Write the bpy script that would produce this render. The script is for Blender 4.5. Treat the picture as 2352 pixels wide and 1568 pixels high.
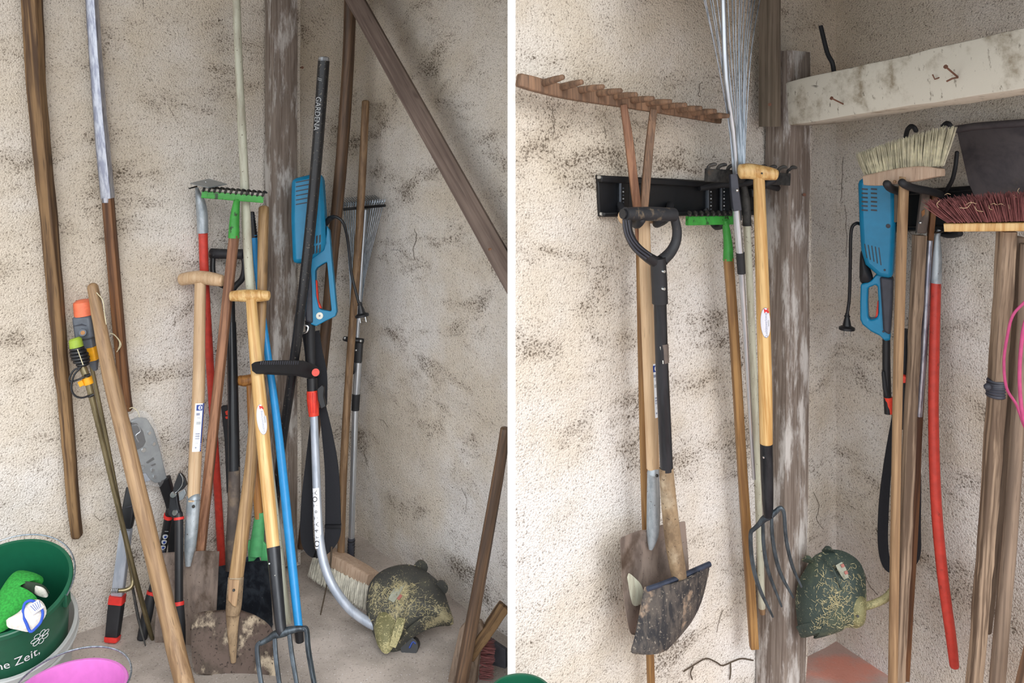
import bpy, bmesh, math, random
from mathutils import Vector, Matrix, noise
random.seed(7)
V = Vector
for o in list(bpy.data.objects):
    bpy.data.objects.remove(o)
scene = bpy.context.scene
COL = scene.collection

# ------------------------------------------------------------------ camera
F, CX, HY, CH = 2000.0, 1176.0, 300.0, 1.30        # focal length in pixels of the 2352 px frame, horizon row, eye height
cam_d = bpy.data.cameras.new('camera')
cam = bpy.data.objects.new('camera', cam_d)
COL.objects.link(cam)
cam.location = (0, 0, CH)
cam.rotation_euler = (math.pi/2, 0, 0)
cam_d.sensor_width = 36.0
cam_d.lens = 36.0*F/2352.0
cam_d.shift_y = -(784.0-HY)/2352.0
cam_d.clip_start = 0.05
scene.camera = cam

# ------------------------------------------------------------------ light
w = bpy.data.worlds.new('overcast'); scene.world = w
w.use_nodes = True
bg = w.node_tree.nodes['Background']
bg.inputs[0].default_value = (0.93, 0.97, 1.0, 1)
bg.inputs[1].default_value = 1.45
sun_d = bpy.data.lights.new('sun', 'SUN'); sun = bpy.data.objects.new('sun', sun_d); COL.objects.link(sun)
sun_d.energy = 1.55; sun_d.angle = math.radians(40); sun_d.color = (1.0, 0.99, 0.975)
sun.rotation_euler = V((-0.40, 0.92, -0.68)).to_track_quat('-Z', 'Y').to_euler()
sun.location = (3, -4, 4)
vs = scene.view_settings
vs.view_transform = 'Standard'; vs.look = 'None'; vs.gamma = 1.0; vs.use_curve_mapping = False
vs.exposure = 0.42

# ------------------------------------------------------------------ places: camera rays meet the real walls
CAM = V((0, 0, CH))
def P(px, py, Y):
    return V(((px-CX)/F*Y, Y, CH-(py-HY)/F*Y))
def FL(px, py, z=0.0):
    return P(px, py, F*(CH-z)/(py-HY))
class Wall:
    def __init__(s, K, d, n):
        s.K = V((K[0], K[1], 0)); s.d = V((d[0], d[1], 0)).normalized(); s.n = V((n[0], n[1], 0)).normalized()
    def Y(s, px, off=0.0):
        a = (px-CX)/F
        return (s.n.dot(s.K)+off)/(s.n.x*a+s.n.y)
    def p(s, px, py, off=0.0):
        return P(px, py, s.Y(px, off))
    def at(s, t, z, off=0.0):
        q = s.K+s.d*t+s.n*off
        return V((q.x, q.y, z))
K1 = (-0.5026, 2.808); K2 = (0.826, 2.218)
WA = Wall(K1, (-0.7437, -0.6685), (0.6685, -0.7437))
WB = Wall(K1, (0.6527, -0.7577), (-0.7577, -0.6527))
WC = Wall(K2, (-0.833, -0.553), (0.553, -0.833))
WD = Wall(K2, (0.47, -0.883), (-0.883, -0.47))
class Pln:
    def __init__(s, p, n):
        s.p0 = p; s.n = n.normalized()
        if s.n.dot(CAM-p) < 0: s.n = -s.n
    def hit(s, px, py, off=0.0):
        d = V(((px-CX)/F, 1, -(py-HY)/F))
        t = (s.n.dot(s.p0-CAM)+off)/s.n.dot(d)
        return CAM+d*t
def tplane(T, B, side=(1, 0, 0)):
    return Pln(T, (B-T).cross(V(side)))
def Rp(wpx, Y):
    return wpx*0.5*Y/F

# ------------------------------------------------------------------ geometry: lists of vertices and faces in world space
class G:
    def __init__(s): s.v = []; s.f = []
    def add(s, v, f):
        n = len(s.v); s.v += [V(q) for q in v]; s.f += [tuple(i+n for i in q) for q in f]
        return s
    def __iadd__(s, o): return s.add(o.v, o.f)
def crom(pts, n):
    """Catmull-Rom through tuples/vectors of any length"""
    if len(pts) < 3 or n < 2: return [tuple(p) for p in pts]
    q = [tuple(p) for p in pts]
    q = [tuple(2*a-b for a, b in zip(q[0], q[1]))]+q+[tuple(2*a-b for a, b in zip(q[-1], q[-2]))]
    out = []
    for i in range(1, len(q)-2):
        for k in range(n):
            t = k/n
            out.append(tuple(0.5*(2*b+(c-a)*t+(2*a-5*b+4*c-d)*t*t+(3*b-a-3*c+d)*t**3) for a, b, c, d in zip(q[i-1], q[i], q[i+1], q[i+2])))
    out.append(q[-2])
    return out
CIRC = {}
def circ(n):
    if n not in CIRC: CIRC[n] = [(math.cos(2*math.pi*i/n), math.sin(2*math.pi*i/n)) for i in range(n)]
    return CIRC[n]
SQ = []
for cx_, cy_, a0 in ((1, 1, 0), (-1, 1, 90), (-1, -1, 180), (1, -1, 270)):
    for k in range(4):
        a = math.radians(a0+k*30); SQ.append((cx_*0.72+0.28*math.cos(a), cy_*0.72+0.28*math.sin(a)))
BOXP = []
for cx_, cy_, a0 in ((1, 1, 0), (-1, 1, 90), (-1, -1, 180), (1, -1, 270)):
    for k in range(3):
        a = math.radians(a0+k*45); BOXP.append((cx_*0.94+0.06*math.cos(a), cy_*0.94+0.06*math.sin(a)))
def tube(pts, rad, seg=12, flat=1.0, side=None, prof=None, dome=(0, 0), cap=True, closed=False):
    pts = [V(p) for p in pts]
    if not isinstance(rad, (list, tuple)): rad = [rad]*len(pts)
    rad = list(rad)
    # rounded ends
    def domed(pt, r, d, k):
        return [(pt+d*(r*k*math.sin(a)), r*math.cos(a)) for a in (math.radians(30), math.radians(58), math.radians(80))]
    if dome[0]:
        d = (pts[0]-pts[1]).normalized(); e = domed(pts[0], rad[0], d, dome[0])[::-1]
        pts = [x[0] for x in e]+pts; rad = [x[1] for x in e]+rad
    if dome[1]:
        d = (pts[-1]-pts[-2]).normalized(); e = domed(pts[-1], rad[-1], d, dome[1])
        pts = pts+[x[0] for x in e]; rad = rad+[x[1] for x in e]
    n = len(pts); pr = prof or circ(seg); m = len(pr)
    g = G(); x = None
    for i in range(n):
        if closed: t = pts[(i+1) % n]-pts[i-1]
        else: t = pts[min(i+1, n-1)]-pts[max(i-1, 0)]
        t.normalize()
        if x is None:
            x = V(side) if side is not None else (V((1, 0, 0)) if abs(t.x) < 0.9 else V((0, 0, 1)))
        elif side is not None and abs(t.dot(V(side).normalized())) < 0.95: x = V(side)
        x = (x-t*x.dot(t)).normalized(); y = t.cross(x)
        for a, b in pr: g.v.append(pts[i]+x*(a*rad[i])+y*(b*rad[i]*flat))
    for i in range(n if closed else n-1):
        for j in range(m):
            a = i*m+j; b = i*m+(j+1) % m; c = ((i+1) % n)*m+(j+1) % m; d = ((i+1) % n)*m+j
            g.f.append((a, b, c, d))
    if cap and not closed:
        g.f.append(tuple(range(m-1, -1, -1))); g.f.append(tuple((n-1)*m+j for j in range(m)))
    return g
def rod(specs, sm=1, seg=14, wob=0.0, rwob=0.0, **kw):
    """specs: (px, py, Y, width px) -> a real rod of that thickness at that distance"""
    s = crom(specs, sm) if sm > 1 else specs
    if (wob or rwob) and len(s) < 8:
        k = 5; out = []
        for i in range(len(s)-1):
            for j in range(k):
                out.append(tuple(a+(b-a)*j/k for a, b in zip(s[i], s[i+1])))
        s = out+[s[-1]]
    pts = [P(a, b, c) for a, b, c, d in s]; rad = [Rp(d, c) for a, b, c, d in s]
    if wob or rwob:
        for i in range(1, len(pts)-1):
            pts[i] = pts[i]+V((random.uniform(-wob, wob), random.uniform(-wob, wob), 0))
            rad[i] *= 1+random.uniform(-rwob, rwob)
    return tube(pts, rad, seg=seg, **kw)
def slab(pts, n, th, back=None):
    """closed outline extruded: th towards the viewer side of n, back the other way"""
    n = n.normalized(); b = th if back is None else back
    g = G(); m = len(pts)
    g.v = [V(p)+n*th for p in pts]+[V(p)-n*b for p in pts]
    g.f = [tuple(range(m)), tuple(range(2*m-1, m-1, -1))]+[(j, j+m, (j+1) % m+m, (j+1) % m) for j in range(m)]
    return g
def pslab(pix, pl, th, back=None, off=0.0, sm=0):
    if sm:
        q = pix+[pix[0]]; pix = crom(q, sm)[:-1]
    return slab([pl.hit(a, b, off) for a, b in pix], pl.n, th, back)
def ringslab(outer, inner, pl, th, off=0.0):
    o = [pl.hit(a, b, off) for a, b in outer]; i = [pl.hit(a, b, off) for a, b in inner]; m = len(o); n = pl.n*th
    g = G(); g.v = [p+n for p in o]+[p+n for p in i]+[p-n for p in o]+[p-n for p in i]
    for j in range(m):
        k = (j+1) % m
        g.f += [(j, k, m+k, m+j), (2*m+j, 3*m+j, 3*m+k, 2*m+k), (j, 2*m+j, 2*m+k, k), (m+j, m+k, 3*m+k, 3*m+j)]
    return g
def pillow(pix, pl, hf, hb, rings=6, sm=4, off=0.0, ex=0.55, ctr=None):
    q = crom(pix+[pix[0]], sm)[:-1] if sm else pix
    pts = [pl.hit(a, b, off) for a, b in q]; m = len(pts)
    c = sum(pts, V((0, 0, 0)))/m if ctr is None else pl.hit(ctr[0], ctr[1], off)
    g = G()
    def shell(h, sg):
        st = len(g.v)
        for r in range(1, rings+1):
            s = 1-r/rings
            z = h*(1-s**2.0)**ex
            if r < rings:
                g.v.extend([c+(p-c)*s+pl.n*(z*sg) for p in pts])
            else: g.v.append(c+pl.n*(z*sg))
        return st
    g.v.extend(pts)
    for h, sg in ((hf, 1), (hb, -1)):
        st = shell(h, sg); prev = 0
        for r in range(1, rings):
            cur = st+(r-1)*m
            for j in range(m):
                k = (j+1) % m
                f = (prev+j, prev+k, cur+k, cur+j)
                g.f.append(f if sg > 0 else f[::-1])
            prev = cur
        top = st+(rings-1)*m
        for j in range(m):
            f = (prev+j, prev+(j+1) % m, top)
            g.f.append(f if sg > 0 else f[::-1])
    return g
def rowsheet(rows, pl, bulge=lambda u, v: 0.0, nu=12, nv=4, th=0.003):
    """rows of ((left px),(right px)) on a plane; bulge moves points along the normal; closed, with thickness"""
    rr = crom([(a[0], a[1], b[0], b[1]) for a, b in rows], nv) if nv > 1 else [(a[0], a[1], b[0], b[1]) for a, b in rows]
    m = len(rr); fr = []
    for i, r in enumerate(rr):
        v = i/(m-1)
        for j in range(nu+1):
            u = j/nu
            fr.append(pl.hit(r[0]+(r[2]-r[0])*u, r[1]+(r[3]-r[1])*u)+pl.n*bulge(u*2-1, v))
    return thick(fr, nu+1, m, pl.n*th)
def thick(fr, w_, m, dn):
    g = G(); k = len(fr)
    g.v = [V(p) for p in fr]+[V(p)-dn for p in fr]
    for i in range(m-1):
        for j in range(w_-1):
            a = i*w_+j
            g.f.append((a, a+w_, a+w_+1, a+1)); g.f.append((k+a, k+a+1, k+a+w_+1, k+a+w_))
    b = [j for j in range(w_)]+[i*w_+w_-1 for i in range(1, m)]+[(m-1)*w_+j for j in range(w_-2, -1, -1)]+[i*w_ for i in range(m-2, 0, -1)]
    for i in range(len(b)):
        a, c = b[i], b[(i+1) % len(b)]
        g.f.append((a, c, c+k, a+k))
    return g
def lathe(o, ax, prof, seg=32, x=None, cap=(False, False)):
    ax = V(ax).normalized(); x = V(x) if x is not None else (V((1, 0, 0)) if abs(ax.x) < 0.9 else V((0, 1, 0)))
    x = (x-ax*x.dot(ax)).normalized(); y = ax.cross(x); g = G(); o = V(o)
    for r, h in prof:
        for a, b in circ(seg): g.v.append(o+ax*h+x*(a*r)+y*(b*r))
    for i in range(len(prof)-1):
        for j in range(seg):
            k = (j+1) % seg
            g.f.append((i*seg+j, i*seg+k, (i+1)*seg+k, (i+1)*seg+j))
    if cap[0]: g.f.append(tuple(range(seg-1, -1, -1)))
    if cap[1]: g.f.append(tuple((len(prof)-1)*seg+j for j in range(seg)))
    return g
def ball(c, r, sx=1, seg=12):
    return lathe(c, (0, 0, 1), [(max(1e-4, r*math.sin(math.pi*i/8)), -r*math.cos(math.pi*i/8)) for i in range(9)], seg)
def obox(c, ax, ay, az, hx, hy, hz):
    c = V(c); g = G()
    for sx in (-1, 1):
        for sy in (-1, 1):
            for sz in (-1, 1): g.v.append(c+ax*(sx*hx)+ay*(sy*hy)+az*(sz*hz))
    g.f = [(0, 1, 3, 2), (4, 6, 7, 5), (0, 4, 5, 1), (2, 3, 7, 6), (0, 2, 6, 4), (1, 5, 7, 3)]
    return g
class Surf:
    """skin of a rod facing the viewer: angle u (radians, + to the right of the picture), v along it 0..1"""
    def __init__(s, p0, p1, r):
        s.p0, s.p1, s.r = V(p0), V(p1), r if isinstance(r, tuple) else (r, r)
        t = (s.p1-s.p0).normalized(); f = (CAM-(s.p0+s.p1)*0.5); f = (f-t*f.dot(t)).normalized()
        s.f = f; s.s = t.cross(f)
        if s.s.x < 0: s.s = -s.s
        s.len = (s.p1-s.p0).length
    def m(s, u, v, e=0.0):
        r = s.r[0]+(s.r[1]-s.r[0])*v+e
        return s.p0+(s.p1-s.p0)*v+(s.f*math.cos(u)+s.s*math.sin(u))*r
    def patch(s, u0, u1, v0, v1, e=0.0006, n=8):
        g = G()
        for j in range(2):
            for i in range(n+1):
                g.v.append(s.m(u0+(u1-u0)*i/n, v0 if j == 0 else v1, e))
        g.f = [(i, i+1, n+2+i, n+1+i) for i in range(n)]
        return g
    def oval(s, uc, vc, ru, rv, e=0.0007, n=28):
        g = G()
        for k in range(4):
            q = (k+1)/4
            for a, b in circ(n): g.v.append(s.m(uc+ru*a*q, vc+rv*b*q, e))
        g.f = [tuple(range(n))]
        for k in range(3):
            for j in range(n): g.f.append((k*n+j, k*n+(j+1) % n, (k+1)*n+(j+1) % n, (k+1)*n+j))
        return g
    def text(s, txt, size, uc, vc, e=0.0009, down=True):
        t = text2d(txt, size); g = G()
        rr = (s.r[0]+s.r[1])*0.5
        for x, y in t[0]:
            if down: g.v.append(s.m(uc+y/rr, vc+x/s.len, e))
            else: g.v.append(s.m(uc-y/rr, vc-x/s.len, e))
        g.f = list(t[1]); return g
def text2d(txt, size):
    c = bpy.data.curves.new('lettering', 'FONT'); c.body = txt; c.size = size; c.align_x = 'CENTER'; c.align_y = 'CENTER'; c.resolution_u = 3
    o = bpy.data.objects.new('lettering', c)
    COL.objects.link(o)
    me = bpy.data.meshes.new_from_object(o.evaluated_get(bpy.context.evaluated_depsgraph_get()))
    v = [(q.co.x, q.co.y) for q in me.vertices]; f = [tuple(p.vertices) for p in me.polygons]
    bpy.data.objects.remove(o); bpy.data.curves.remove(c); bpy.data.meshes.remove(me)
    return v, f

# ------------------------------------------------------------------ materials
def srgb(c):
    if isinstance(c, str):
        c = tuple(int(c[i:i+2], 16)/255 for i in (0, 2, 4))
    return tuple((x/12.92 if x <= 0.04045 else ((x+0.055)/1.055)**2.4) for x in c)+(1.0,)
class NT:
    def __init__(s, name):
        s.m = bpy.data.materials.new(name); s.m.use_nodes = True; s.t = s.m.node_tree; s.b = s.t.nodes['Principled BSDF']
        s.tc = s.n('ShaderNodeTexCoord')
    def n(s, k, **kw):
        o = s.t.nodes.new(k)
        for a, b in kw.items(): setattr(o, a, b)
        return o
    def l(s, a, b): s.t.links.new(a, b)
    def map(s, sc):
        m = s.n('ShaderNodeMapping'); m.inputs['Scale'].default_value = sc; s.l(s.tc.outputs['Object'], m.inputs[0]); return m.outputs[0]
    def noise(s, sc, scale=1.0, det=3.0, rough=0.55, dist=0.0):
        o = s.n('ShaderNodeTexNoise'); o.inputs['Scale'].default_value = scale; o.inputs['Detail'].default_value = det
        o.inputs['Roughness'].default_value = rough; o.inputs['Distortion'].default_value = dist
        s.l(s.map(sc), o.inputs['Vector']); return o.outputs['Fac']
    def ramp(s, f, lo, hi, a=0.0, b=1.0):
        o = s.n('ShaderNodeMapRange'); o.interpolation_type = 'SMOOTHSTEP'
        for i, v in enumerate((None, lo, hi, a, b)):
            if v is None: continue
            if isinstance(v, (int, float)): o.inputs[i].default_value = v
            else: s.l(v, o.inputs[i])
        s.l(f, o.inputs[0]); return o.outputs[0]
    def mix(s, f, a, b):
        o = s.n('ShaderNodeMix', data_type='RGBA')
        for i, v in ((0, f), (6, a), (7, b)):
            if isinstance(v, (int, float)): o.inputs[i].default_value = v
            elif isinstance(v, tuple): o.inputs[i].default_value = v
            else: s.l(v, o.inputs[i])
        return o.outputs[2]
    def math(s, op, a, b):
        o = s.n('ShaderNodeMath', operation=op)
        for i, v in ((0, a), (1, b)):
            if isinstance(v, (int, float)): o.inputs[i].default_value = v
            else: s.l(v, o.inputs[i])
        return o.outputs[0]
    def bump(s, h, st=0.3, d=0.002):
        o = s.n('ShaderNodeBump'); o.inputs['Strength'].default_value = st; o.inputs['Distance'].default_value = d
        s.l(h, o.inputs['Height']); s.l(o.outputs[0], s.b.inputs['Normal'])
    def fin(s, col, rough=0.6, metal=0.0, spec=None):
        if isinstance(col, tuple): s.b.inputs['Base Color'].default_value = col
        else: s.l(col, s.b.inputs['Base Color'])
        if isinstance(rough, (int, float)): s.b.inputs['Roughness'].default_value = rough
        else: s.l(rough, s.b.inputs['Roughness'])
        s.b.inputs['Metallic'].default_value = metal
        if spec is not None: s.b.inputs['Specular IOR Level'].default_value = spec
        return s.m
def wood(name, light, dark, grain=1.0, rough=0.62, lo=0.36, hi=0.66, knots=0.0, wash=None):
    t = NT(name); L, D = srgb(light), srgb(dark)
    f = t.noise((95*grain, 95*grain, 3.2*grain), 1.0, 5.0, 0.62, 0.6)
    c = t.mix(t.ramp(f, lo, hi), D, L)
    f2 = t.noise((9, 9, 5), 1.0, 3.0)
    c = t.mix(t.ramp(f2, 0.35, 0.75, 0.0, 0.45), c, tuple(x*0.62 for x in D[:3])+(1,))
    f3 = t.noise((420*grain, 420*grain, 12), 1.0, 2.0)
    c = t.mix(t.ramp(f3, 0.60, 0.74, 0.0, 0.6), c, tuple(x*0.4 for x in D[:3])+(1,))
    if knots:
        k = t.noise((26, 26, 9), 1.0, 1.0)
        c = t.mix(t.ramp(k, 0.70, 0.76, 0, knots), c, srgb('2a1c12'))
    if wash:
        k = t.noise((24, 24, 5.0), 1.0, 6.0, 0.7)
        c = t.mix(t.ramp(k, wash[1], wash[2], 0, 0.85), c, srgb(wash[0]))
    t.bump(f, 0.45, 0.0015)
    return t.fin(c, rough)
def paint(name, col, rough=0.45, metal=0.0, chips=None, mottle=0.12, spec=None, sc=60):
    t = NT(name); C = srgb(col)
    f = t.noise((sc, sc, sc), 1.0, 4.0)
    c = t.mix(t.ramp(f, 0.3, 0.7), tuple(x*(1-mottle) for x in C[:3])+(1,), tuple(min(1, x*(1+mottle)) for x in C[:3])+(1,))
    if chips:
        k = t.noise((chips[3], chips[3], chips[3]*0.6), 1.0, 5.0, 0.65)
        c = t.mix(t.ramp(k, chips[1], chips[2], 0, 0.92), c, srgb(chips[0]))
        t.bump(k, 0.25, 0.001)
    return t.fin(c, rough, metal, spec)
def steel(name, a, b, cc=None, sc=(30, 30, 30), rough=0.5, metal=0.6, lo=0.4, hi=0.62, spots=None, spec=None):
    t = NT(name)
    f = t.noise(sc, 1.0, 6.0, 0.65, 0.3)
    c = t.mix(t.ramp(f, lo, hi), srgb(a), srgb(b))
    if cc:
        k = t.noise((14, 14, 11), 1.0, 5.0, 0.6)
        c = t.mix(t.ramp(k, cc[1], cc[2], 0, 0.95), c, srgb(cc[0]))
    if spots:
        k = t.noise((170, 170, 170), 1.0, 2.0)
        c = t.mix(t.ramp(k, spots[1], spots[2], 0, 0.9), c, srgb(spots[0]))
    t.bump(f, 0.3, 0.001)
    return t.fin(c, rough, metal, spec)

M = {}
def plaster():
    t = NT('plaster')
    big = t.noise((2.1, 2.1, 2.6), 1.0, 4.0, 0.6)
    c = t.mix(t.ramp(big, 0.36, 0.64), srgb('ddd2c3'), srgb('ece8e5'))
    med = t.noise((9, 9, 12), 1.0, 5.0, 0.6)
    c = t.mix(t.ramp(med, 0.42, 0.74, 0.0, 0.25), c, srgb('b9ab93'))
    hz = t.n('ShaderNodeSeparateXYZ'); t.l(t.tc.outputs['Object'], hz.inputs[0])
    c = t.mix(t.ramp(t.math('ADD', hz.outputs[2], t.math('MULTIPLY', big, 0.8)), 0.8, 2.1, 0.0, 0.38), c, srgb('cdbfa6'))   # yellowed limewash higher up, partly the shade there put into the colour
    mk = t.noise((4.2, 4.2, 8.5), 1.0, 6.0, 0.66, 0.35)
    mask = t.ramp(mk, 0.49, 0.72)
    sp = t.noise((235, 235, 235), 1.0, 2.0, 0.55)
    sp2 = t.noise((150, 150, 210), 1.0, 2.5, 0.6)
    c = t.mix(t.math('MULTIPLY', mask, 0.34), c, srgb('8b7a66'))
    gr_ = t.noise((340, 340, 340), 1.0, 2.0, 0.6)
    c = t.mix(t.ramp(gr_, 0.48, 0.68, 0.0, 0.32), c, srgb('8a7d70'))
    thr = t.math('SUBTRACT', 0.580, t.math('MULTIPLY', mask, 0.13))
    d1 = t.ramp(sp, thr, t.math('ADD', thr, 0.13), 0.0, 0.62)
    c = t.mix(d1, c, srgb('5c4f42'))
    thr2 = t.math('SUBTRACT', 0.66, t.math('MULTIPLY', mask, 0.15))
    d2 = t.ramp(sp2, thr2, t.math('ADD', thr2, 0.07), 0.0, 0.75)
    c = t.mix(d2, c, srgb('4e4234'))
    # scattered cobweb and crack marks
    vk = t.noise((30, 30, 15), 1.0, 5.0, 0.7, 1.2)
    c = t.mix(t.ramp(vk, 0.69, 0.74, 0.0, 0.75), c, srgb('4a3e34'))
    h = t.math('ADD', t.math('MULTIPLY', sp, -0.9), t.math('MULTIPLY', med, 0.5))
    t.bump(h, 0.85, 0.006)
    return t.fin(c, 0.93, 0, 0.15)
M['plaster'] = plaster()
def limewash():
    t = NT('limewash')
    f = t.noise((60, 60, 20), 1.0, 4.0)
    c = t.mix(t.ramp(f, 0.3, 0.7), srgb('eeece6'), srgb('fbfaf7'))
    t.bump(f, 0.2, 0.001); return t.fin(c, 0.85, 0, 0.2)
M['limewash'] = limewash()
def concrete():
    t = NT('concrete')
    a = t.noise((4.0, 4.0, 4.0), 1.0, 5.0, 0.6)
    c = t.mix(t.ramp(a, 0.35, 0.65), srgb('a0978f'), srgb('c6bbb3'))
    b = t.noise((160, 160, 160), 1.0, 3.0)
    c = t.mix(t.ramp(b, 0.58, 0.70, 0, 0.6), c, srgb('5d5650'))
    e = t.noise((240, 240, 240), 1.0, 1.0)
    c = t.mix(t.ramp(e, 0.69, 0.73, 0, 0.8), c, srgb('e8e8ec'))
    # pink screed in the right bay with an orange paint stain
    g = t.n('ShaderNodeSeparateXYZ'); t.l(t.tc.outputs['Object'], g.inputs[0])
    px_ = t.ramp(g.outputs[0], 0.15, 0.45)
    c = t.mix(t.math('MULTIPLY', px_, 0.55), c, srgb('c09a92'))
    dx = t.math('DIVIDE', t.math('SUBTRACT', g.outputs[0], 0.80), 0.10); dy = t.math('DIVIDE', t.math('SUBTRACT', g.outputs[1], 2.10), 0.055)
    rr = t.math('ADD', t.math('MULTIPLY', dx, dx), t.math('MULTIPLY', dy, dy))
    rr = t.math('ADD', rr, t.math('MULTIPLY', t.math('SUBTRACT', a, 0.5), 2.0))
    e2 = t.noise((22, 22, 22), 1.0, 5.0, 0.6)
    rr = t.math('ADD', rr, t.math('MULTIPLY', t.math('SUBTRACT', e2, 0.5), 2.6))
    c = t.mix(t.ramp(rr, 0.0, 1.4, 0.62, 0.0), c, srgb('e28a74'))
    t.bump(b, 0.4, 0.002)
    return t.fin(c, 0.9, 0, 0.2)
M['concrete'] = concrete()
M['post'] = wood('weathered_post', '93877d', '6f6259', 1.5, 0.85, wash=('cbc7c3', 0.48, 0.64))
M['beam'] = None
def washed_beam():
    t = NT('whitewashed_beam')
    a = t.noise((9, 9, 9), 1.0, 6.0, 0.65)
    c = t.mix(t.ramp(a, 0.32, 0.52), srgb('857863'), srgb('cfcabd'))
    b = t.noise((50, 50, 90), 1.0, 4.0, 0.6)
    c = t.mix(t.ramp(b, 0.60, 0.72, 0, 0.7), c, srgb('5c5141'))
    k = t.noise((30, 30, 12), 1.0, 3.0, 0.5, 1.0)
    c = t.mix(t.ramp(k, 0.70, 0.75, 0, 0.8), c, srgb('2c241c'))
    t.bump(a, 0.5, 0.004); return t.fin(c, 0.9, 0, 0.2)
M['beam'] = washed_beam()
M['brace'] = wood('grey_brown_timber', '85746a', '66564e', 0.7, 0.8, knots=0.5)
M['old_board'] = wood('grey_board', '85796b', '5f5548', 0.7, 0.85)
M['dark_board'] = wood('sooty_board', '6b6259', '453e38', 0.7, 0.9)
M['w_driftwood'] = wood('weathered_pole', '8a6c49', '4a3421', 0.62, 0.75, 0.40, 0.60, 0.5)
M['w_stained'] = wood('stained_pole', '8a5f3c', '4a2d1a', 0.7, 0.6)
M['w_old'] = wood('old_handle', '9c7e5e', '6e543c', 1.0, 0.55, knots=0.4)
M['w_oldpale'] = wood('old_pale_handle', 'b3936e', '8a6c4e', 0.9, 0.55, knots=0.4)
M['w_dark'] = wood('dark_handle', '7a5e46', '4a382b', 0.9, 0.5)
M['w_pale'] = wood('beech_handle', 'd9bd9a', 'c3a17c', 1.2, 0.55, 0.3, 0.7)
M['w_ash'] = wood('ash_handle', 'ecc98c', 'c9995a', 0.9, 0.42, 0.38, 0.62)
M['w_redbrown'] = wood('red_brown_handle', 'a5785a', '6c4630', 0.9, 0.6)
M['w_rake'] = wood('rake_wood', '957359', '67503f', 1.1, 0.7)
M['w_orange'] = wood('orange_brown_handle', 'b98245', '87582c', 1.0, 0.5)
M['w_thin'] = wood('oak_handle', 'a9824f', '7a5630', 1.0, 0.5)
M['w_grip'] = wood('knotty_handle', 'b7976c', '8a6a45', 1.4, 0.5, knots=0.4)
M['w_broom'] = wood('broom_wood', 'cab19b', 'b59a84', 1.2, 0.65)
M['w_weathered'] = wood('bleached_pole', 'a8917a', '665343', 0.7, 0.75, 0.42, 0.58, 0.5)
M['w_grey'] = wood('grey_shaft', '998471', '6f5e50', 0.8, 0.65, knots=0.4)
M['tape'] = steel('duct_tape', 'b9bcc6', '8d90a0', sc=(120, 120, 24), rough=0.33, metal=0.75)
M['alu'] = steel('aluminium', 'd3d8de', 'bcc3cc', sc=(80, 80, 6), rough=0.3, metal=0.85)
M['alu_matt'] = steel('matt_silver', 'bcc3cf', 'a7b0be', sc=(60, 60, 10), rough=0.45, metal=0.35)
M['wire'] = steel('galvanised_wire', 'aab3bd', '7d8891', sc=(200, 200, 20), rough=0.32, metal=0.8)
M['galv'] = steel('galvanised_socket', 'b4bcc2', '8f989f', sc=(30, 30, 14), rough=0.45, metal=0.5, cc=('7c6a55', 0.60, 0.74), spots=('4a3a2c', 0.70, 0.76))
M['spade'] = steel('spade_steel', '94857b', '72665f', sc=(26, 26, 10), rough=0.5, metal=0.3, cc=('55463b', 0.48, 0.66), spots=('3d3028', 0.68, 0.74))
M['rust'] = steel('rusty_steel', '5f5048', '43382f', sc=(16, 16, 12), rough=0.7, metal=0.2, cc=('b9aa93', 0.50, 0.60), spots=('2b211c', 0.60, 0.70))
M['mud_socket'] = steel('muddy_socket', '9c8568', '74604a', sc=(26, 26, 14), rough=0.8, metal=0.1, cc=('b9aa92', 0.5, 0.68), spots=('4a3b2e', 0.64, 0.72))
M['worn_socket'] = steel('worn_dark_socket', '6e635c', '544c48', sc=(26, 26, 9), rough=0.6, metal=0.3, cc=('8f7d69', 0.52, 0.68))
M['black_blade'] = steel('black_blade', '20242c', '3a4048', sc=(30, 30, 30), rough=0.35, metal=0.3, spots=('b7b2a4', 0.74, 0.79))
M['blue_blade'] = steel('blue_black_blade', '2a2f3c', '434c60', sc=(12, 12, 12), rough=0.4, metal=0.45, spots=('9c9588', 0.74, 0.80))
M['muddy_blade'] = steel('muddy_blade', '5b5550', '2e2f33', sc=(60, 60, 20), rough=0.65, metal=0.25, cc=('a8927d', 0.52, 0.62), spots=('8d8478', 0.60, 0.70))
M['tine'] = steel('forged_tine', '566068', '3a4147', sc=(60, 60, 20), rough=0.4, metal=0.55)
M['black_steel'] = steel('black_socket', '34363a', '202227', sc=(40, 40, 9), rough=0.35, metal=0.4, spots=('a9a79f', 0.74, 0.79))
M['iron'] = steel('dark_iron', '4b4a48', '2f2f30', sc=(40, 40, 30), rough=0.6, metal=0.4, cc=('6e5a48', 0.58, 0.7))
M['black_tube'] = steel('black_shaft', '17191d', '23262b', sc=(40, 40, 6), rough=0.28, metal=0.1, spots=('77777a', 0.76, 0.80))
M['dusty_tube'] = steel('dusty_black_shaft', '1b1c20', '2b2b2d', sc=(40, 40, 6), rough=0.33, metal=0.1, spots=('6f685e', 0.63, 0.72))
M['scuffed_tube'] = steel('scuffed_black_shaft', '16181c', '26282d', sc=(40, 40, 6), rough=0.32, metal=0.1, cc=('7d776f', 0.60, 0.72))
M['black'] = paint('black_plastic', '1b1c20', 0.42)
M['black_matt'] = paint('black_rubber', '202125', 0.62)
M['dirty_black'] = paint('dirty_black_plastic', '26272b', 0.6, chips=('6b5e4e', 0.54, 0.68, 45))
M['rack'] = paint('rack_black', '131519', 0.38)
M['strap'] = paint('woven_strap', '1d1e24', 0.85, sc=300)
M['grey'] = paint('grey_plastic', '5d636c', 0.5)
M['dgrey'] = paint('dark_grey_rubber', '3a3c46', 0.55)
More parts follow.
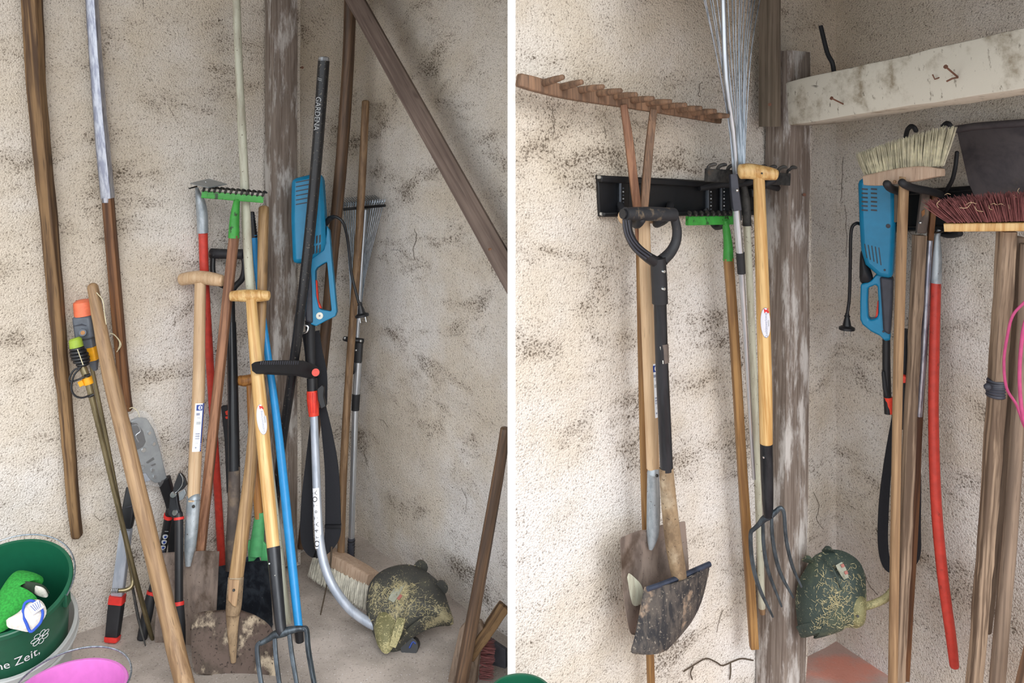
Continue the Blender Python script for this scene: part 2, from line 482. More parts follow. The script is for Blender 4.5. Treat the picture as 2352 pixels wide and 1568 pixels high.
M['orange'] = paint('orange_plastic', 'ee7a55', 0.5)
M['red'] = paint('red_plastic', 'e8432f', 0.42)
M['bred'] = paint('bright_red_rubber', 'd8342e', 0.5)
M['redpaint'] = paint('red_lacquer', 'c23d31', 0.40, chips=('8a2f26', 0.60, 0.72, 60))
M['green'] = paint('green_paint', '38943a', 0.4, chips=('23301f', 0.57, 0.63, 60))
M['lgreen'] = paint('green_enamel', '4fa065', 0.45)
M['rakeblack'] = paint('worn_black_teeth', '2a2a28', 0.55, chips=('77705f', 0.6, 0.7, 80))
M['blue'] = paint('turquoise_plastic', '087ca8', 0.38, mottle=0.05)
M['bluepole'] = paint('blue_pole', '2b97dc', 0.36, mottle=0.05)
M['yellow'] = paint('yellow_plastic', 'e9a51c', 0.45)
M['lime'] = paint('lime_plastic', '93ad3a', 0.45, chips=('6b6a3a', 0.6, 0.7, 90))
M['brass'] = steel('bronze_rod', '8d8264', '6a6149', sc=(40, 40, 6), rough=0.35, metal=0.7)
M['chrome'] = steel('chrome', 'd6dadc', 'c2c7ca', sc=(40, 40, 6), rough=0.18, metal=0.95)
M['white'] = paint('white_label', 'eef0f4', 0.5, mottle=0.03)
M['ivory'] = paint('ivory_knob', 'ebe9dd', 0.5, mottle=0.03)
M['print_blue'] = paint('blue_print', '23408f', 0.5, mottle=0.03)
M['print_grey'] = paint('grey_print', '8d93a8', 0.5, mottle=0.03)
M['print_red'] = paint('red_print', 'cf2b2b', 0.5, mottle=0.03)
M['print_black'] = paint('black_print', '24242c', 0.5, mottle=0.03)
M['print_pale'] = paint('pale_print', 'b9bdc0', 0.5, mottle=0.03)
M['oval'] = paint('oval_sticker', 'dfe0ea', 0.5, mottle=0.03)
M['palepole'] = steel('pale_green_pole', 'c6c7b4', 'aba694', sc=(50, 50, 8), rough=0.45, metal=0.0, spots=('5a4a35', 0.68, 0.74))
M['bristle'] = paint('white_bristle', 'd8d5c8', 0.8, mottle=0.2)
M['bristle_g'] = paint('straw_bristle', 'cfcab2', 0.8, mottle=0.2)
M['bristle_r'] = paint('red_bristle', '84504f', 0.8, mottle=0.25)
M['straw'] = paint('straw', 'c2a988', 0.8)
M['clipping'] = paint('dry_grass', 'b3a983', 0.9, mottle=.3, sc=120)
M['faded'] = paint('faded_label', '97998a', 0.7, chips=('6b6a55', .55, .66, 90))
M['faded_red'] = paint('faded_red', 'a0645a', 0.7)
M['string'] = paint('string', 'd8d0b0', 0.9)
M['nail'] = paint('rusty_nail', '6d4a3a', 0.8)
M['lop_grey'] = steel('lopper_plate', '9aa1a5', '868d92', sc=(30, 30, 30), rough=0.4, metal=0.45)
M['bucket'] = paint('bucket_green', '175a41', 0.34, mottle=0.04)
M['pink'] = paint('bucket_pink', 'd678c6', 0.36, mottle=0.04)
M['glove'] = paint('glove_green', '2f9a3c', 0.9, sc=220, mottle=0.25)
M['cuff'] = paint('glove_cuff', 'd9d3cb', 0.9, sc=160)
M['cuffblue'] = paint('cuff_blue', '2f56bf', 0.7)
M['gdark'] = paint('glove_dark', '2c3a2c', 0.9, sc=160)
M['slate'] = paint('slate', '4a4a52', 0.7, chips=('6d6d74', 0.6, 0.72, 25))
M['sheet'] = steel('sooty_sheet', '5b5456', '443f44', sc=(9, 9, 12), rough=0.75, metal=0.2, cc=('6a5f58', 0.58, 0.72))
M['pinkcord'] = paint('pink_cord', 'b84577', 0.5)
M['root'] = paint('dry_root', '4d4236', 0.9)
def trimmer_guard(name, dark, pale, grass, lo, hi):
    t = NT(name)
    a = t.noise((8, 8, 8), 1.0, 4.0, 0.6)
    c = t.mix(t.ramp(a, 0.40, 0.62), srgb(dark), srgb(pale))
    b = t.noise((130, 75, 130), 1.0, 4.0, 0.62, 1.8)
    k = t.noise((9, 9, 7), 1.0, 3.0, 0.55)
    thr = t.math('SUBTRACT', lo, t.math('MULTIPLY', t.ramp(k, 0.42, 0.66), hi))
    d = t.ramp(b, thr, t.math('ADD', thr, 0.06), 0, 0.92)
    c = t.mix(d, c, srgb(grass))
    t.bump(b, 0.5, 0.003)
    return t.fin(c, 0.6, 0, 0.4)
M['guard'] = trimmer_guard('grass_caked_guard', '42423f', '5a594c', 'aca280', 0.62, 0.26)
M['guard_r'] = trimmer_guard('green_stained_guard', '38443f', '596350', 'b1ab88', 0.62, 0.26)
M['guard_y'] = trimmer_guard('grass_stained_housing', '6f6c4a', '8d8a63', 'b7ae82', 0.58, 0.2)
def clear(name, alpha, col):
    t = NT(name); t.b.inputs['Alpha'].default_value = alpha; t.b.inputs['Roughness'].default_value = 0.12
    t.b.inputs['Base Color'].default_value = srgb(col); return t.m
M['clear_bag'] = clear('clear_film', 0.16, 'f4f6f8')
def frosted():
    t = NT('milky_plastic'); t.b.inputs['Base Color'].default_value = srgb('dfe3e3'); t.b.inputs['Roughness'].default_value = 0.35
    t.b.inputs['Transmission Weight'].default_value = 0.35; t.b.inputs['Alpha'].default_value = 0.72; return t.m
M['milky'] = frosted()

# ------------------------------------------------------------------ things and parts
def frame_matrix(base, axis, side=(1, 0, 0)):
    z = V(axis).normalized(); x = V(side); x = (x-z*x.dot(z)).normalized(); y = z.cross(x)
    m = Matrix(((x.x, y.x, z.x, base[0]), (x.y, y.y, z.y, base[1]), (x.z, y.z, z.z, base[2]), (0, 0, 0, 1)))
    return m
def tag(o, label=None, cat=None, group=None, kind=None):
    if label: o['label'] = label
    if cat: o['category'] = cat
    if group: o['group'] = group
    if kind: o['kind'] = kind
    return o
MW = {}
def thing(name, label, cat, base, top=None, side=(1, 0, 0), group=None):
    base = V(base); ax = (V(top)-base) if top is not None else V((0, 0, 1))
    o = bpy.data.objects.new(name, None); COL.objects.link(o)
    o.empty_display_size = 0.05
    m = frame_matrix(base, ax, side); o.matrix_world = m; MW[o.name] = m
    return tag(o, label, cat, group)
def build(name, g, mat, inv, smooth=True, ang=38):
    me = bpy.data.meshes.new(name)
    me.from_pydata([tuple(inv @ p) for p in g.v], [], g.f)
    me.validate()
    bm = bmesh.new(); bm.from_mesh(me); bmesh.ops.recalc_face_normals(bm, faces=bm.faces); bm.to_mesh(me); bm.free()
    me.materials.append(M[mat] if isinstance(mat, str) else mat)
    if smooth:
        me.shade_smooth(); me.set_sharp_from_angle(angle=math.radians(ang))
    return me
def part(name, g, mat, parent, smooth=True, bev=0.0, label=None, ang=38, kind=None):
    root = parent
    while root.parent: root = root.parent
    m = MW[root.name]
    me = build(name, g, mat, m.inverted(), smooth, ang)
    o = bpy.data.objects.new(name, me); COL.objects.link(o); o.parent = parent
    if bev:
        b = o.modifiers.new('bevel', 'BEVEL'); b.width = bev; b.segments = 2; b.limit_method = 'ANGLE'; b.angle_limit = math.radians(40)
        b.harden_normals = False
    return tag(o, label, kind=kind)
def single(name, g, mat, label, cat, base, top=None, group=None, side=(1, 0, 0), **kw):
    """a thing that is one mesh"""
    base = V(base); ax = (V(top)-base) if top is not None else V((0, 0, 1))
    m = frame_matrix(base, ax, side)
    me = build(name, g, mat, m.inverted(), kw.get('smooth', True), kw.get('ang', 38))
    o = bpy.data.objects.new(name, me); COL.objects.link(o); o.matrix_world = m; MW[o.name] = m
    if kw.get('bev'):
        b = o.modifiers.new('bevel', 'BEVEL'); b.width = kw['bev']; b.segments = 2; b.limit_method = 'ANGLE'; b.angle_limit = math.radians(40)
    return tag(o, label, cat, group)
def struct(name, g, mat, smooth=True, parent=None):
    me = build(name, g, mat, Matrix.Identity(4), smooth)
    o = bpy.data.objects.new(name, me); COL.objects.link(o); MW[o.name] = Matrix.Identity(4)
    if parent: o.parent = parent
    else: o['kind'] = 'structure'
    return o
def disc(pl, px, py, rpx, th, off=0.0, n=20):
    c = pl.hit(px, py, off); r = Rp(2*rpx, c.y)
    return lathe(c, pl.n, [(r*0.85, th), (r, th*0.6), (r, -th)], n, cap=(False, True)) if False else lathe(c, pl.n, [(1e-4, th), (r*0.8, th), (r, th*0.5), (r, -th)], n)
def tuft(base, d, side, ln, n, r0, spread, rs=0.0009, jit=0.15, bend=V((0, 0, 0))):
    g = G(); d = d.normalized(); s = side.normalized(); t = d.cross(s)
    for i in range(n):
        a = random.uniform(0, 6.283); q = math.sqrt(random.random())
        o = (s*math.cos(a)+t*math.sin(a))
        b = base+o*(r0*q)
        L = ln*(1-random.random()*jit)
        e = b+d*L+o*(spread*q)+s*random.uniform(-1, 1)*spread*0.25+t*random.uniform(-1, 1)*spread*0.25+bend*L
        mid = (b+e)*0.5+o*(spread*0.10)
        g += tube([b, mid, e], [rs, rs, rs*0.5], seg=3, cap=False)
    return g

def clippings(g, pl, n, mat, parent, box, ln=(.006, .018), name='grass_clippings'):
    """dry grass stuck on a bulging face: short blades lying on the real surface"""
    fs = []
    for f in g.f:
        c = sum((g.v[i] for i in f), V((0, 0, 0)))/len(f)
        nn = (g.v[f[1]]-g.v[f[0]]).cross(g.v[f[2]]-g.v[f[0]])
        if nn.length < 1e-12: continue
        nn.normalize()
        if nn.dot(pl.n) < 0: nn = -nn
        if pl.n.dot(c-pl.p0) < .012: continue
        x, y = CX+F*c.x/c.y, HY-F*(c.z-CH)/c.y
        if any(a <= x <= b_ and q <= y <= d for a, q, b_, d in box): fs.append((f, c, nn))
    out = G()
    for i in range(n):
        f, c, nn = random.choice(fs)
        w_ = [random.random() for _ in f]; t_ = sum(w_)
        p = sum((g.v[k]*(w_[j]/t_) for j, k in enumerate(f)), V((0, 0, 0)))
        d = V((random.gauss(0, 1), random.gauss(0, 1), random.gauss(0, 1))); d = (d-nn*d.dot(nn)).normalized()
        L = random.uniform(*ln)
        out += tube([p+nn*.0006, p+d*(L*.5)+nn*.0016, p+d*L+nn*.0004], [.0004, .0006, .0003], seg=4, cap=False)
    return part(name, out, mat, parent, kind='stuff')

# ------------------------------------------------------------------ the shed: floor, roof, walls of two bays
def wall_geo(W, t0, t1, z1, step=0.025, seed=0.0, amp=0.008, th=0.10):
    nt = max(2, int((t1-t0)/step)); nz = int(z1/step); fr = []
    for i in range(nz+1):
        for j in range(nt+1):
            t = t0+(t1-t0)*j/nt; z = -0.03+(z1+0.03)*i/nz
            q = W.at(t, z)
            h = noise.noise(V((t*4+seed, z*7, seed)))*amp+noise.noise(V((t*13+seed, z*18, seed+4)))*amp*0.45
            fade = min(1.0, (t-t0)/0.05, (t1-t)/0.05)
            fr.append(q+W.n*(h*max(0.0, fade)))
    return thick(fr, nt+1, nz+1, W.n*th)
TB = 0.753; TC = 0.9837
struct('floor', obox((0, -0.3, -0.05), V((1, 0, 0)), V((0, 1, 0)), V((0, 0, 1)), 4.0, 3.7, 0.05), 'concrete', False)
struct('ceiling', obox((0, 2.15, 2.32), V((1, 0, 0)), V((0, 1, 0)), V((0, 0, 1)), 2.6, 1.25, 0.04), 'dark_board', False)
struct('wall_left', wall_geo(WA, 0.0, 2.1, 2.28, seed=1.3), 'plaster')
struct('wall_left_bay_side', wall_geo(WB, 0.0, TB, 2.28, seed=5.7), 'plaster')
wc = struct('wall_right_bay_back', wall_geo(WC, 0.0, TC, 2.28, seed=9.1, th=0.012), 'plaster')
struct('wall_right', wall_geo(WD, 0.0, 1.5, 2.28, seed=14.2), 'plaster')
g = G()
tip = [(0.0067, 1.674), (-0.00837, 1.674), (-0.0115, 2.232), (0.02, 2.35), (0.10, 1.80)]
g.v = [V((x, y, -0.03)) for x, y in tip]+[V((x, y, 2.28)) for x, y in tip]
g.f = [(0, 1, 2, 3, 4), (9, 8, 7, 6, 5)]+[(i, i+5, (i+1) % 5+5, (i+1) % 5) for i in range(5)]
struct('trim_1', g, 'limewash', False)

# dark hairline cracks in the plaster
def cracks(wall, W, lines):
    for r, q in lines:
        struct('crack', tube(crom([W.p(a+random.uniform(-2, 2), b, .002) for a, b in crom(q, 3)], 2), r*.65, seg=5), 'root', parent=wall)
cracks(bpy.data.objects['wall_left_bay_side'], WB, [(.0011, [(952, 525), (957, 545), (950, 572), (954, 596)]), (.0008, [(880, 590), (893, 576), (912, 574), (922, 580)]), (.0010, [(836, 1032), (841, 1060), (856, 1085), (866, 1104)]), (.0007, [(870, 962), (884, 968), (892, 982)]), (.0007, [(1060, 1120), (1072, 1150), (1066, 1180)])])
cracks(bpy.data.objects['wall_left'], WA, [(.0008, [(385, 238), (394, 258), (398, 266)]), (.0007, [(338, 180), (352, 186)]), (.0008, [(160, 1275), (172, 1292), (168, 1310)]), (.0007, [(215, 1180), (228, 1194), (238, 1190)])])
cracks(wc, WC, [(.0009, [(1386, 290), (1392, 306), (1390, 318)]), (.0009, [(1268, 250), (1274, 280), (1272, 310)]), (.0010, [(1610, 190), (1605, 216), (1608, 222)]), (.0009, [(1870, 1130), (1880, 1160), (1876, 1190), (1890, 1215)]), (.0009, [(1660, 1400), (1652, 1430), (1646, 1452)])])
cracks(bpy.data.objects['wall_right'], WD, [(.0009, [(1938, 360), (1934, 420), (1930, 462)]), (.0008, [(1940, 470), (1944, 520), (1942, 590)]), (.0009, [(1985, 1320), (2002, 1350), (2018, 1366)])])
# posts, plank, brace, beam
def post(name, label, W, specs, lip, mat='post'):
    """specs: (px, py) centre line, width px; a squared timber standing against a wall, with a plaster lip at its side"""
    (x0, y0, w0), (x1, y1, w1) = specs
    T = W.p(x0, y0, 0.044); B = W.p(x1, y1, 0.044)
    o = thing(name, label, 'post', B, T, W.d)
    pts = [T+(B-T)*(i/16) for i in range(17)]
    k = abs(W.d.x*1.0)+0.0
    def hw(wd, p, px):
        a = W.p(px-wd/2, 800, 0.05); b = W.p(px+wd/2, 800, 0.05); return (a-b).length/2
    h0, h1 = hw(w0, T, x0), hw(w1, B, x1)
    rad = [(h0+(h1-h0)*i/16)*(1+random.uniform(-0.04, 0.04)) for i in range(17)]
    part('timber', tube(pts, rad, side=W.d, prof=BOXP, flat=0.034/h0), mat, o)
    if lip:
        (a0, b0, q0), (a1, b1, q1) = lip
        T2 = W.p(a0, b0, 0.038); B2 = W.p(a1, b1, 0.038)
        r2 = hw(q0, T2, a0)
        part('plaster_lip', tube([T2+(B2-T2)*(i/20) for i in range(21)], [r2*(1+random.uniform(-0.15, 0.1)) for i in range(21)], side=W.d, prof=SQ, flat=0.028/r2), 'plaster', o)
    return o
pl_ = post('timber_post', 'weathered timber post with flaking whitewash between the leaning tools, left bay', WA, ((646, -40, 52), (644, 1290, 54)), ((675, -40, 13), (676, 1290, 15)))
def nail(parent, a, b, r=0.0018):
    g = tube([a, b], r, seg=6); d = (a-b).normalized()
    g += tube([a+d*0.0025, a], r*2.2, seg=8)
    return part('nail', g, 'nail', parent)
nail(pl_, WA.p(694, 155, 0.075), WA.p(678, 157, 0.03))
pr_ = post('timber_post', 'weathered grey timber post behind the hanging digging fork, right bay', WC, ((1812, 120, 46), (1792, 1640, 56)), ((1838, 120, 12), (1826, 1640, 16)))
nail(pr_, WC.p(1847, 447, 0.085), WC.p(1828, 447, 0.03))
T = WC.p(1768, -60, 0.05); B = WC.p(1768, 291, 0.05)
o = thing('short_board', 'short grey board nailed up beside the post top, right bay', 'board', B, T, WC.d)
part('board', tube([B+(T-B)*(i/6) for i in range(7)], [0.0165*(1+random.uniform(-.03, .03)) for i in range(7)], side=WC.d, prof=BOXP, flat=1.1), 'old_board', o)
nail(o, WC.p(1768, 240, 0.075), WC.p(1768, 240, 0.05))

a = P(868, 90, 2.50); b = P(1180, 655, 2.16)
ax = (b-a); up = V((0.5, 0.2, 1)).normalized()
T = P(772, -80, 2.65); B = P(1209, 700, 2.09)
o = thing('timber_brace', 'slanting grey-brown timber brace across the upper right of the left bay', 'beam', B, T, (0, 1, 0))
nrm = (B-T).cross(V((0, 1, 0))).normalized()
part('timber', tube([T+(B-T)*(i/10) for i in range(11)], [0.0245*(1+random.uniform(-.02, .02)) for i in range(11)], side=nrm, prof=BOXP, flat=1.1), 'brace', o)
part('wedge', obox(P(1138, 583, 2.15), V((1, 0, 0)), V((0, 1, 0)), V((0, 0, 1)), 0.018, 0.012, 0.016), 'w_redbrown', o, bev=0.003)

T = P(1838, 240, 2.03); B = P(2460, 123, 1.42); B = T+(B-T)*1.6
o = thing('tie_beam', 'thick whitewashed beam with rusty nails along the top of the right bay', 'beam', B, T, (0, 0, 1))
n_ = 20; pts = [T+(B-T)*(i/n_) for i in range(n_+1)]
part('timber', tube(pts, [0.050*(1+random.uniform(-.025, .025)) for i in range(n_+1)], side=(0, 0, 1), prof=BOXP, flat=0.9), 'beam', o)
beam_n = V((-(B-T).y, (B-T).x, 0)).normalized()
if beam_n.y > 0: beam_n = -beam_n
BP = Pln(T+beam_n*0.045, beam_n)
for q in (((1911, 226, .03), (1945, 243, -.01)), ((2173, 154, .035), (2200, 177, 0.0))):
    nail(o, BP.hit(q[0][0], q[0][1], q[0][2]), BP.hit(q[1][0], q[1][1], q[1][2]))
part('bent_nail', tube([BP.hit(2200, 178, 0.0), BP.hit(2188, 180, .02), BP.hit(2174, 187, .025)], 0.0016, seg=6), 'nail', o)
part('bent_nail', tube([BP.hit(2142, 171, 0.01), BP.hit(2147, 182, .006), BP.hit(2158, 178, .0)], 0.0014, seg=6), 'nail', o)
# added boards over the beam, reaching forward to shade the upper right wall
o = thing('shade_boards_right_bay', None, None, P(2100, 140, 1.95)); tag(o, kind='structure')
for i in range(5):
    f0, f1 = i/5, (i+0.93)/5
    q = [T+(B-T)*f0, T+(B-T)*f1]
    zt = 1.63; q = [q[0]+beam_n*.5, q[1]+beam_n*.5]
    w0 = WD.at(0.02+1.4*f0, 0); w1 = WD.at(0.02+1.4*f1, 0)
    pts = [V((q[0].x, q[0].y, zt)), V((q[1].x, q[1].y, zt)), V((w1.x, w1.y, zt)), V((w0.x, w0.y, zt))]
    part('shade_board', slab(pts, V((0, 0, 1)), 0.018, 0.0), 'dark_board', o, smooth=False)
o = thing('shade_boards_left_bay', None, None, V((-.4, 2.2, 1.75))); tag(o, kind='structure')  # unseen boards above the view, added to darken the bay's upper right
for i in range(6):
    y0 = 1.10+i*.29
    part('shade_board', obox((-.36+.0*i, y0+.14, 1.76), V((1, 0, 0)), V((0, 1, 0)), V((0, 0, 1)), .36 if i < 4 else .36-.13*(i-3), .14, .012), 'dark_board', o, smooth=False)
single('black_cable', tube([V(p) for p in crom([P(1885, 60, 2.02), P(1900, 120, 2.0), P(1912, 145, 1.99), P(1918, 172, 2.0), P(1935, 178, 2.03)], 6)], 0.0055, seg=8), 'black_matt',
       'black cable drooping behind the beam top, right bay', 'cable', P(1918, 172, 2.0))

# ------------------------------------------------------------------ left bay: tools leaning on the wall
def A(px, py, off, wd): return (px, py, WA.Y(px, off), wd)
s = [A(71, -70, .034, 36), A(80, 136, .034, 34), A(95, 330, .034, 31), A(112, 500, .036, 29), A(130, 720, .036, 27), A(147, 900, .036, 25), A(160, 1060, .036, 23), A(177, 1228, .034, 20)]
o = thing('wooden_pole', 'long weathered squared pole hanging furthest left on the wall, with rounded lower end', 'pole', P(*s[-1][:3]), P(*s[0][:3]))
part('shaft', rod(s, 4, prof=SQ, dome=(0, 0.9), wob=.0012, rwob=.03), 'w_driftwood', o)
s = [A(207, -70, .03, 20), A(220, 136, .03, 20), A(233, 300, .03, 21.5), A(249, 470, .03, 22), A(268, 700, .03, 22), A(287, 900, .03, 20), A(296, 940, .03, 15)]
o = thing('wooden_pole', 'brown pole with its upper half wrapped in silver tape, left bay', 'pole', P(*s[-1][:3]), P(*s[0][:3]))
part('shaft', rod(s, 4, prof=SQ, dome=(0, 0.6), rwob=.02), 'w_stained', o)
st = [A(207, -71, .03, 23), A(220, 136, .03, 23), A(233, 300, .03, 24), A(247.5, 455, .03, 24.5)]
tp = part('tape_wrap', rod(st, 8, prof=SQ, rwob=.035, wob=.0003), 'tape', o)
part('tape_end', rod([A(244, 455, .033, 21), A(243.5, 466, .034, 17)], 1, seg=12), 'tape', tp)
lp = [(297, 938), (306, 936), (318, 948), (322, 975), (324, 1000)]
part('string_loop', tube(crom([WA.p(a, b, .05) for a, b in lp], 5), 0.0012, seg=6), 'string', o)
for k in range(4):
    part('string', tube(crom([WA.p(252+k*2, 765, .05), WA.p(262+k*3, 768+k*3, .055), WA.p(272+k*2, 780+k*4, .055), WA.p(277-k*3, 790+k*6, .05)], 4), 0.0011, seg=5), 'string', o)

s = [(213, 660, 2.19, 24), (232, 760, 2.168, 29), (262, 900, 2.142, 34), (318, 1130, 2.095, 37), (380, 1390, 2.045, 40), (436, 1620, 1.97, 43)]
o = thing('wooden_pole', 'round pale-brown stick with tapered tip leaning in front of the loppers', 'pole', P(*s[-1][:3]), P(*s[0][:3]))
part('shaft', rod(s, 5, seg=16, dome=(0.9, 0.2), wob=.0008, rwob=.02), 'w_oldpale', o)
part('string', tube(crom([P(222, 672, 2.175), P(236, 690, 2.16), P(240, 720, 2.16), P(244, 745, 2.16)], 4), 0.0011, seg=5), 'string', o)

# stakes with coloured heads
T = P(195, 690, 2.22); B = P(337, 1488, FL(337, 1488).y)
o = thing('metal_stake', 'slim metal stake with grey square head and orange cap, beside the left pole', 'stake', B, T)
pl = tplane(P(192, 690, 2.215), P(222, 870, 2.22))
part('cap', rod([(190, 688, 2.22, 26), (190.5, 693, 2.22, 42), (191, 697, 2.22, 43), (194, 724, 2.22, 44)], 1, seg=20), 'orange', o)
h = part('head', pslab([(172, 725), (214, 723), (220, 768), (218, 774), (183, 780), (179, 775)], pl, 0.020), 'grey', o, bev=0.006)
part('port', tube([pl.hit(191, 763, .018), pl.hit(190, 764, .034)], 0.0085, seg=14), 'grey', h)
part('bore', tube([pl.hit(190, 764, .030), pl.hit(190, 764, .0345)], 0.0052, seg=12), 'w_orange', h)
part('mould_line', pslab([(178, 744), (196, 739), (208, 743), (196, 742)], pl, .0225, -.018), 'dgrey', h)
part('screw_plate', pslab([(196, 749), (203, 752), (204, 762), (198, 758)], pl, .024, -.018), 'grey', h, bev=.001)
part('neck', rod([(203, 776, 2.22, 25), (207, 797, 2.22, 23)], 1, seg=12, prof=SQ), 'grey', o)
part('yellow_band', rod([(208, 797, 2.218, 25), (214, 827, 2.218, 24)], 1, prof=SQ), 'yellow', o)
part('taper', rod([(214, 825, 2.22, 20), (219, 850, 2.222, 9)], 1, prof=SQ), 'grey', o)
s = [(210, 840, 2.22, 9), (243, 1000, 2.22, 9), (296, 1280, 2.22, 9.5), (304, 1325, 2.22, 10), (303, 1345, 2.212, 10), (290, 1354, 2.205, 10), (272, 1356, 2.198, 9)]
part('rod', rod(s, 5, seg=10), 'brass', o)
s = [(304, 1345, 2.222, 6), (318, 1420, 2.212, 7), (334, 1482, 2.198, 3)]
part('spike', rod(s, 3, seg=8, dome=(0, 1)), 'iron', o)
for i, x in enumerate((270, 266, 262, 258)):
    part('thread_ring', rod([(x-1, 1356, 2.198, 10.5), (x+1.5, 1356, 2.198, 10.5)], 1, seg=10), 'alu', o)

T = P(176, 790, 2.175); B = P(352, 1466, FL(352, 1466).y)
o = thing('metal_stake', 'slim bronze stake with lime-green cap and black coiled cable', 'stake', B, T)
part('cap', rod([(172, 776, 2.175, 20), (173, 780, 2.175, 28), (176, 797, 2.175, 30)], 1, seg=18), 'lime', o)
part('core', rod([(176, 795, 2.175, 26), (190, 840, 2.175, 22)], 1, seg=14), 'dgrey', o)
for i in range(6):
    x = 177+i*2.6; y = 800+i*7.2; wd = (32, 37, 40, 40, 37, 29)[i]
    c = P(x, y, 2.175); t = (P(190, 840, 2.175)-P(176, 797, 2.175)).normalized()
    x_ = V((1, 0, 0.06)).normalized(); yv = t.cross(x_)
    r = Rp(wd, 2.175)-0.004
    part('coil_turn', tube([c+x_*(r*math.cos(a))+yv*(r*math.sin(a)) for a in [k*math.tau/18 for k in range(18)]], 0.0042, seg=8, closed=True), 'black', o)
part('tie_end', tube([P(178, 802, 2.15), P(191, 838, 2.15)], 0.0011, seg=5), 'string', o)
part('rod', rod([(188, 838, 2.175, 16), (200, 868, 2.175, 16), (206, 890, 2.175, 15), (232, 1000, 2.177, 12), (302, 1290, 2.185, 11), (345, 1450, 2.215, 10), (351, 1466, 2.228, 5)], 4, seg=12), 'brass', o)
part('yellow_band', rod([(200, 866, 2.174, 21), (204, 882, 2.174, 21)], 1, seg=14), 'yellow', o)
part('yellow_tab', obox(P(187, 880, 2.165), V((1, 0, .5)).normalized(), V((0, 1, 0)), V((-.5, 0, 1)).normalized(), 0.006, 0.004, 0.007), 'yellow', o, bev=.001)
for q in (((196, 862), (207, 860)), ((204, 910), (215, 906))):
    a, b = P(q[0][0], q[0][1], 2.165), P(q[1][0], q[1][1], 2.165)
    part('clip', tube([a, (a+b)/2+V((0, -.006, 0)), b], 0.0035, seg=8), 'black', o)
part('cable', tube(crom([P(188, 842, 2.165), P(170, 850, 2.16), P(160, 868, 2.155), P(163, 876, 2.155), P(178, 872, 2.155), P(193, 866, 2.16)], 6), 0.0025, seg=7), 'black', o)
part('cable', tube(crom([P(184, 845, 2.165), P(170, 862, 2.155), P(164, 890, 2.15), P(172, 908, 2.15), P(188, 913, 2.15), P(206, 908, 2.16)], 6), 0.0025, seg=7), 'black', o)

# big geared lopper in clear wrapping
T = WA.p(330, 960, .05); B = P(258, 1472, FL(258, 1472).y)
o = thing('geared_lopper', 'large lopper with riveted grey geared head in clear wrapping', 'lopper', B, T)
pl = Pln(WA.p(335, 1040, .05), WA.n)
hd = part('gear_plate', pslab([(300, 965), (318, 958), (336, 960), (352, 985), (366, 1030), (382, 1098), (368, 1106), (354, 1108), (340, 1096), (334, 1086), (312, 1080), (300, 1030)], pl, .006), 'lop_grey', o, bev=.002)
part('jaw', pslab([(297, 968), (312, 970), (326, 988), (332, 1012), (326, 1024), (310, 1032), (300, 1020)], pl, .010, -.004), 'black', hd, bev=.001)
part('jaw_wire', tube(crom([pl.hit(303, 978, .013), pl.hit(316, 976, .013), pl.hit(322, 990, .013), pl.hit(312, 1000, .013), pl.hit(318, 1015, .013)], 5), .0014, seg=5), 'alu', hd)
for x, y, r in ((343, 994, 4.5), (353, 1019, 4.5), (330, 1033, 6), (326, 1073, 6), (350, 1080, 4.5), (355, 1095, 4.5)):
    part('rivet', disc(pl, x, y, r, .003, .008, 14), 'chrome', hd)
part('slot', pslab([(333, 1060), (350, 1048), (353, 1053), (337, 1063)], pl, .0068, -.004), 'black', hd)
part('slot', pslab([(344, 1066), (355, 1062), (356, 1065), (347, 1069)], pl, .0068, -.004), 'black', hd)
part('small_plate', pslab([(322, 1088), (338, 1084), (345, 1102), (330, 1106)], pl, .004), 'alu_matt', o, bev=.001)
part('right_arm', rod([(376, 1098, WA.Y(376, .05), 26), (386, 1130, WA.Y(386, .05), 24), (396, 1180, WA.Y(396, .06), 20), (398, 1290, WA.Y(398, .09), 20)], 3, prof=SQ, flat=.7), 'black', o)
la = part('left_arm', rod([(303, 1118, WA.Y(303, .06), 22), (298, 1160, WA.Y(298, .07), 27), (292, 1205, WA.Y(292, .075), 25), (290, 1222, WA.Y(290, .075), 14)], 3, prof=SQ, flat=.7), 'black', o)
part('seam', rod([(286, 1166, WA.Y(286, .09), 3), (310, 1160, WA.Y(310, .09), 3)], 1, seg=6), 'dgrey', la)
part('tube', rod([(290, 1215, 2.248, 25), (270, 1368, 2.235, 26)], 1, prof=SQ, flat=.7), 'alu_matt', o)
gr = part('grip', rod([(270, 1366, 2.234, 30), (266, 1400, 2.23, 31), (258, 1468, 2.213, 28)], 2, prof=SQ, flat=.8, dome=(0, .3)), 'black_matt', o)
part('red_band', rod([(270.5, 1366, 2.233, 32), (268, 1384, 2.231, 33)], 1, prof=SQ, flat=.8), 'bred', gr)
part('red_band', rod([(259, 1460, 2.213, 31), (257.5, 1470, 2.211, 30)], 1, prof=SQ, flat=.8, dome=(0, .3)), 'bred', gr)
part('wrapping', pillow([(292, 955), (318, 942), (345, 952), (362, 990), (374, 1040), (384, 1100), (372, 1118), (330, 1112), (296, 1120), (285, 1050)], pl, .022, .015, 5, 3), 'clear_bag', o)

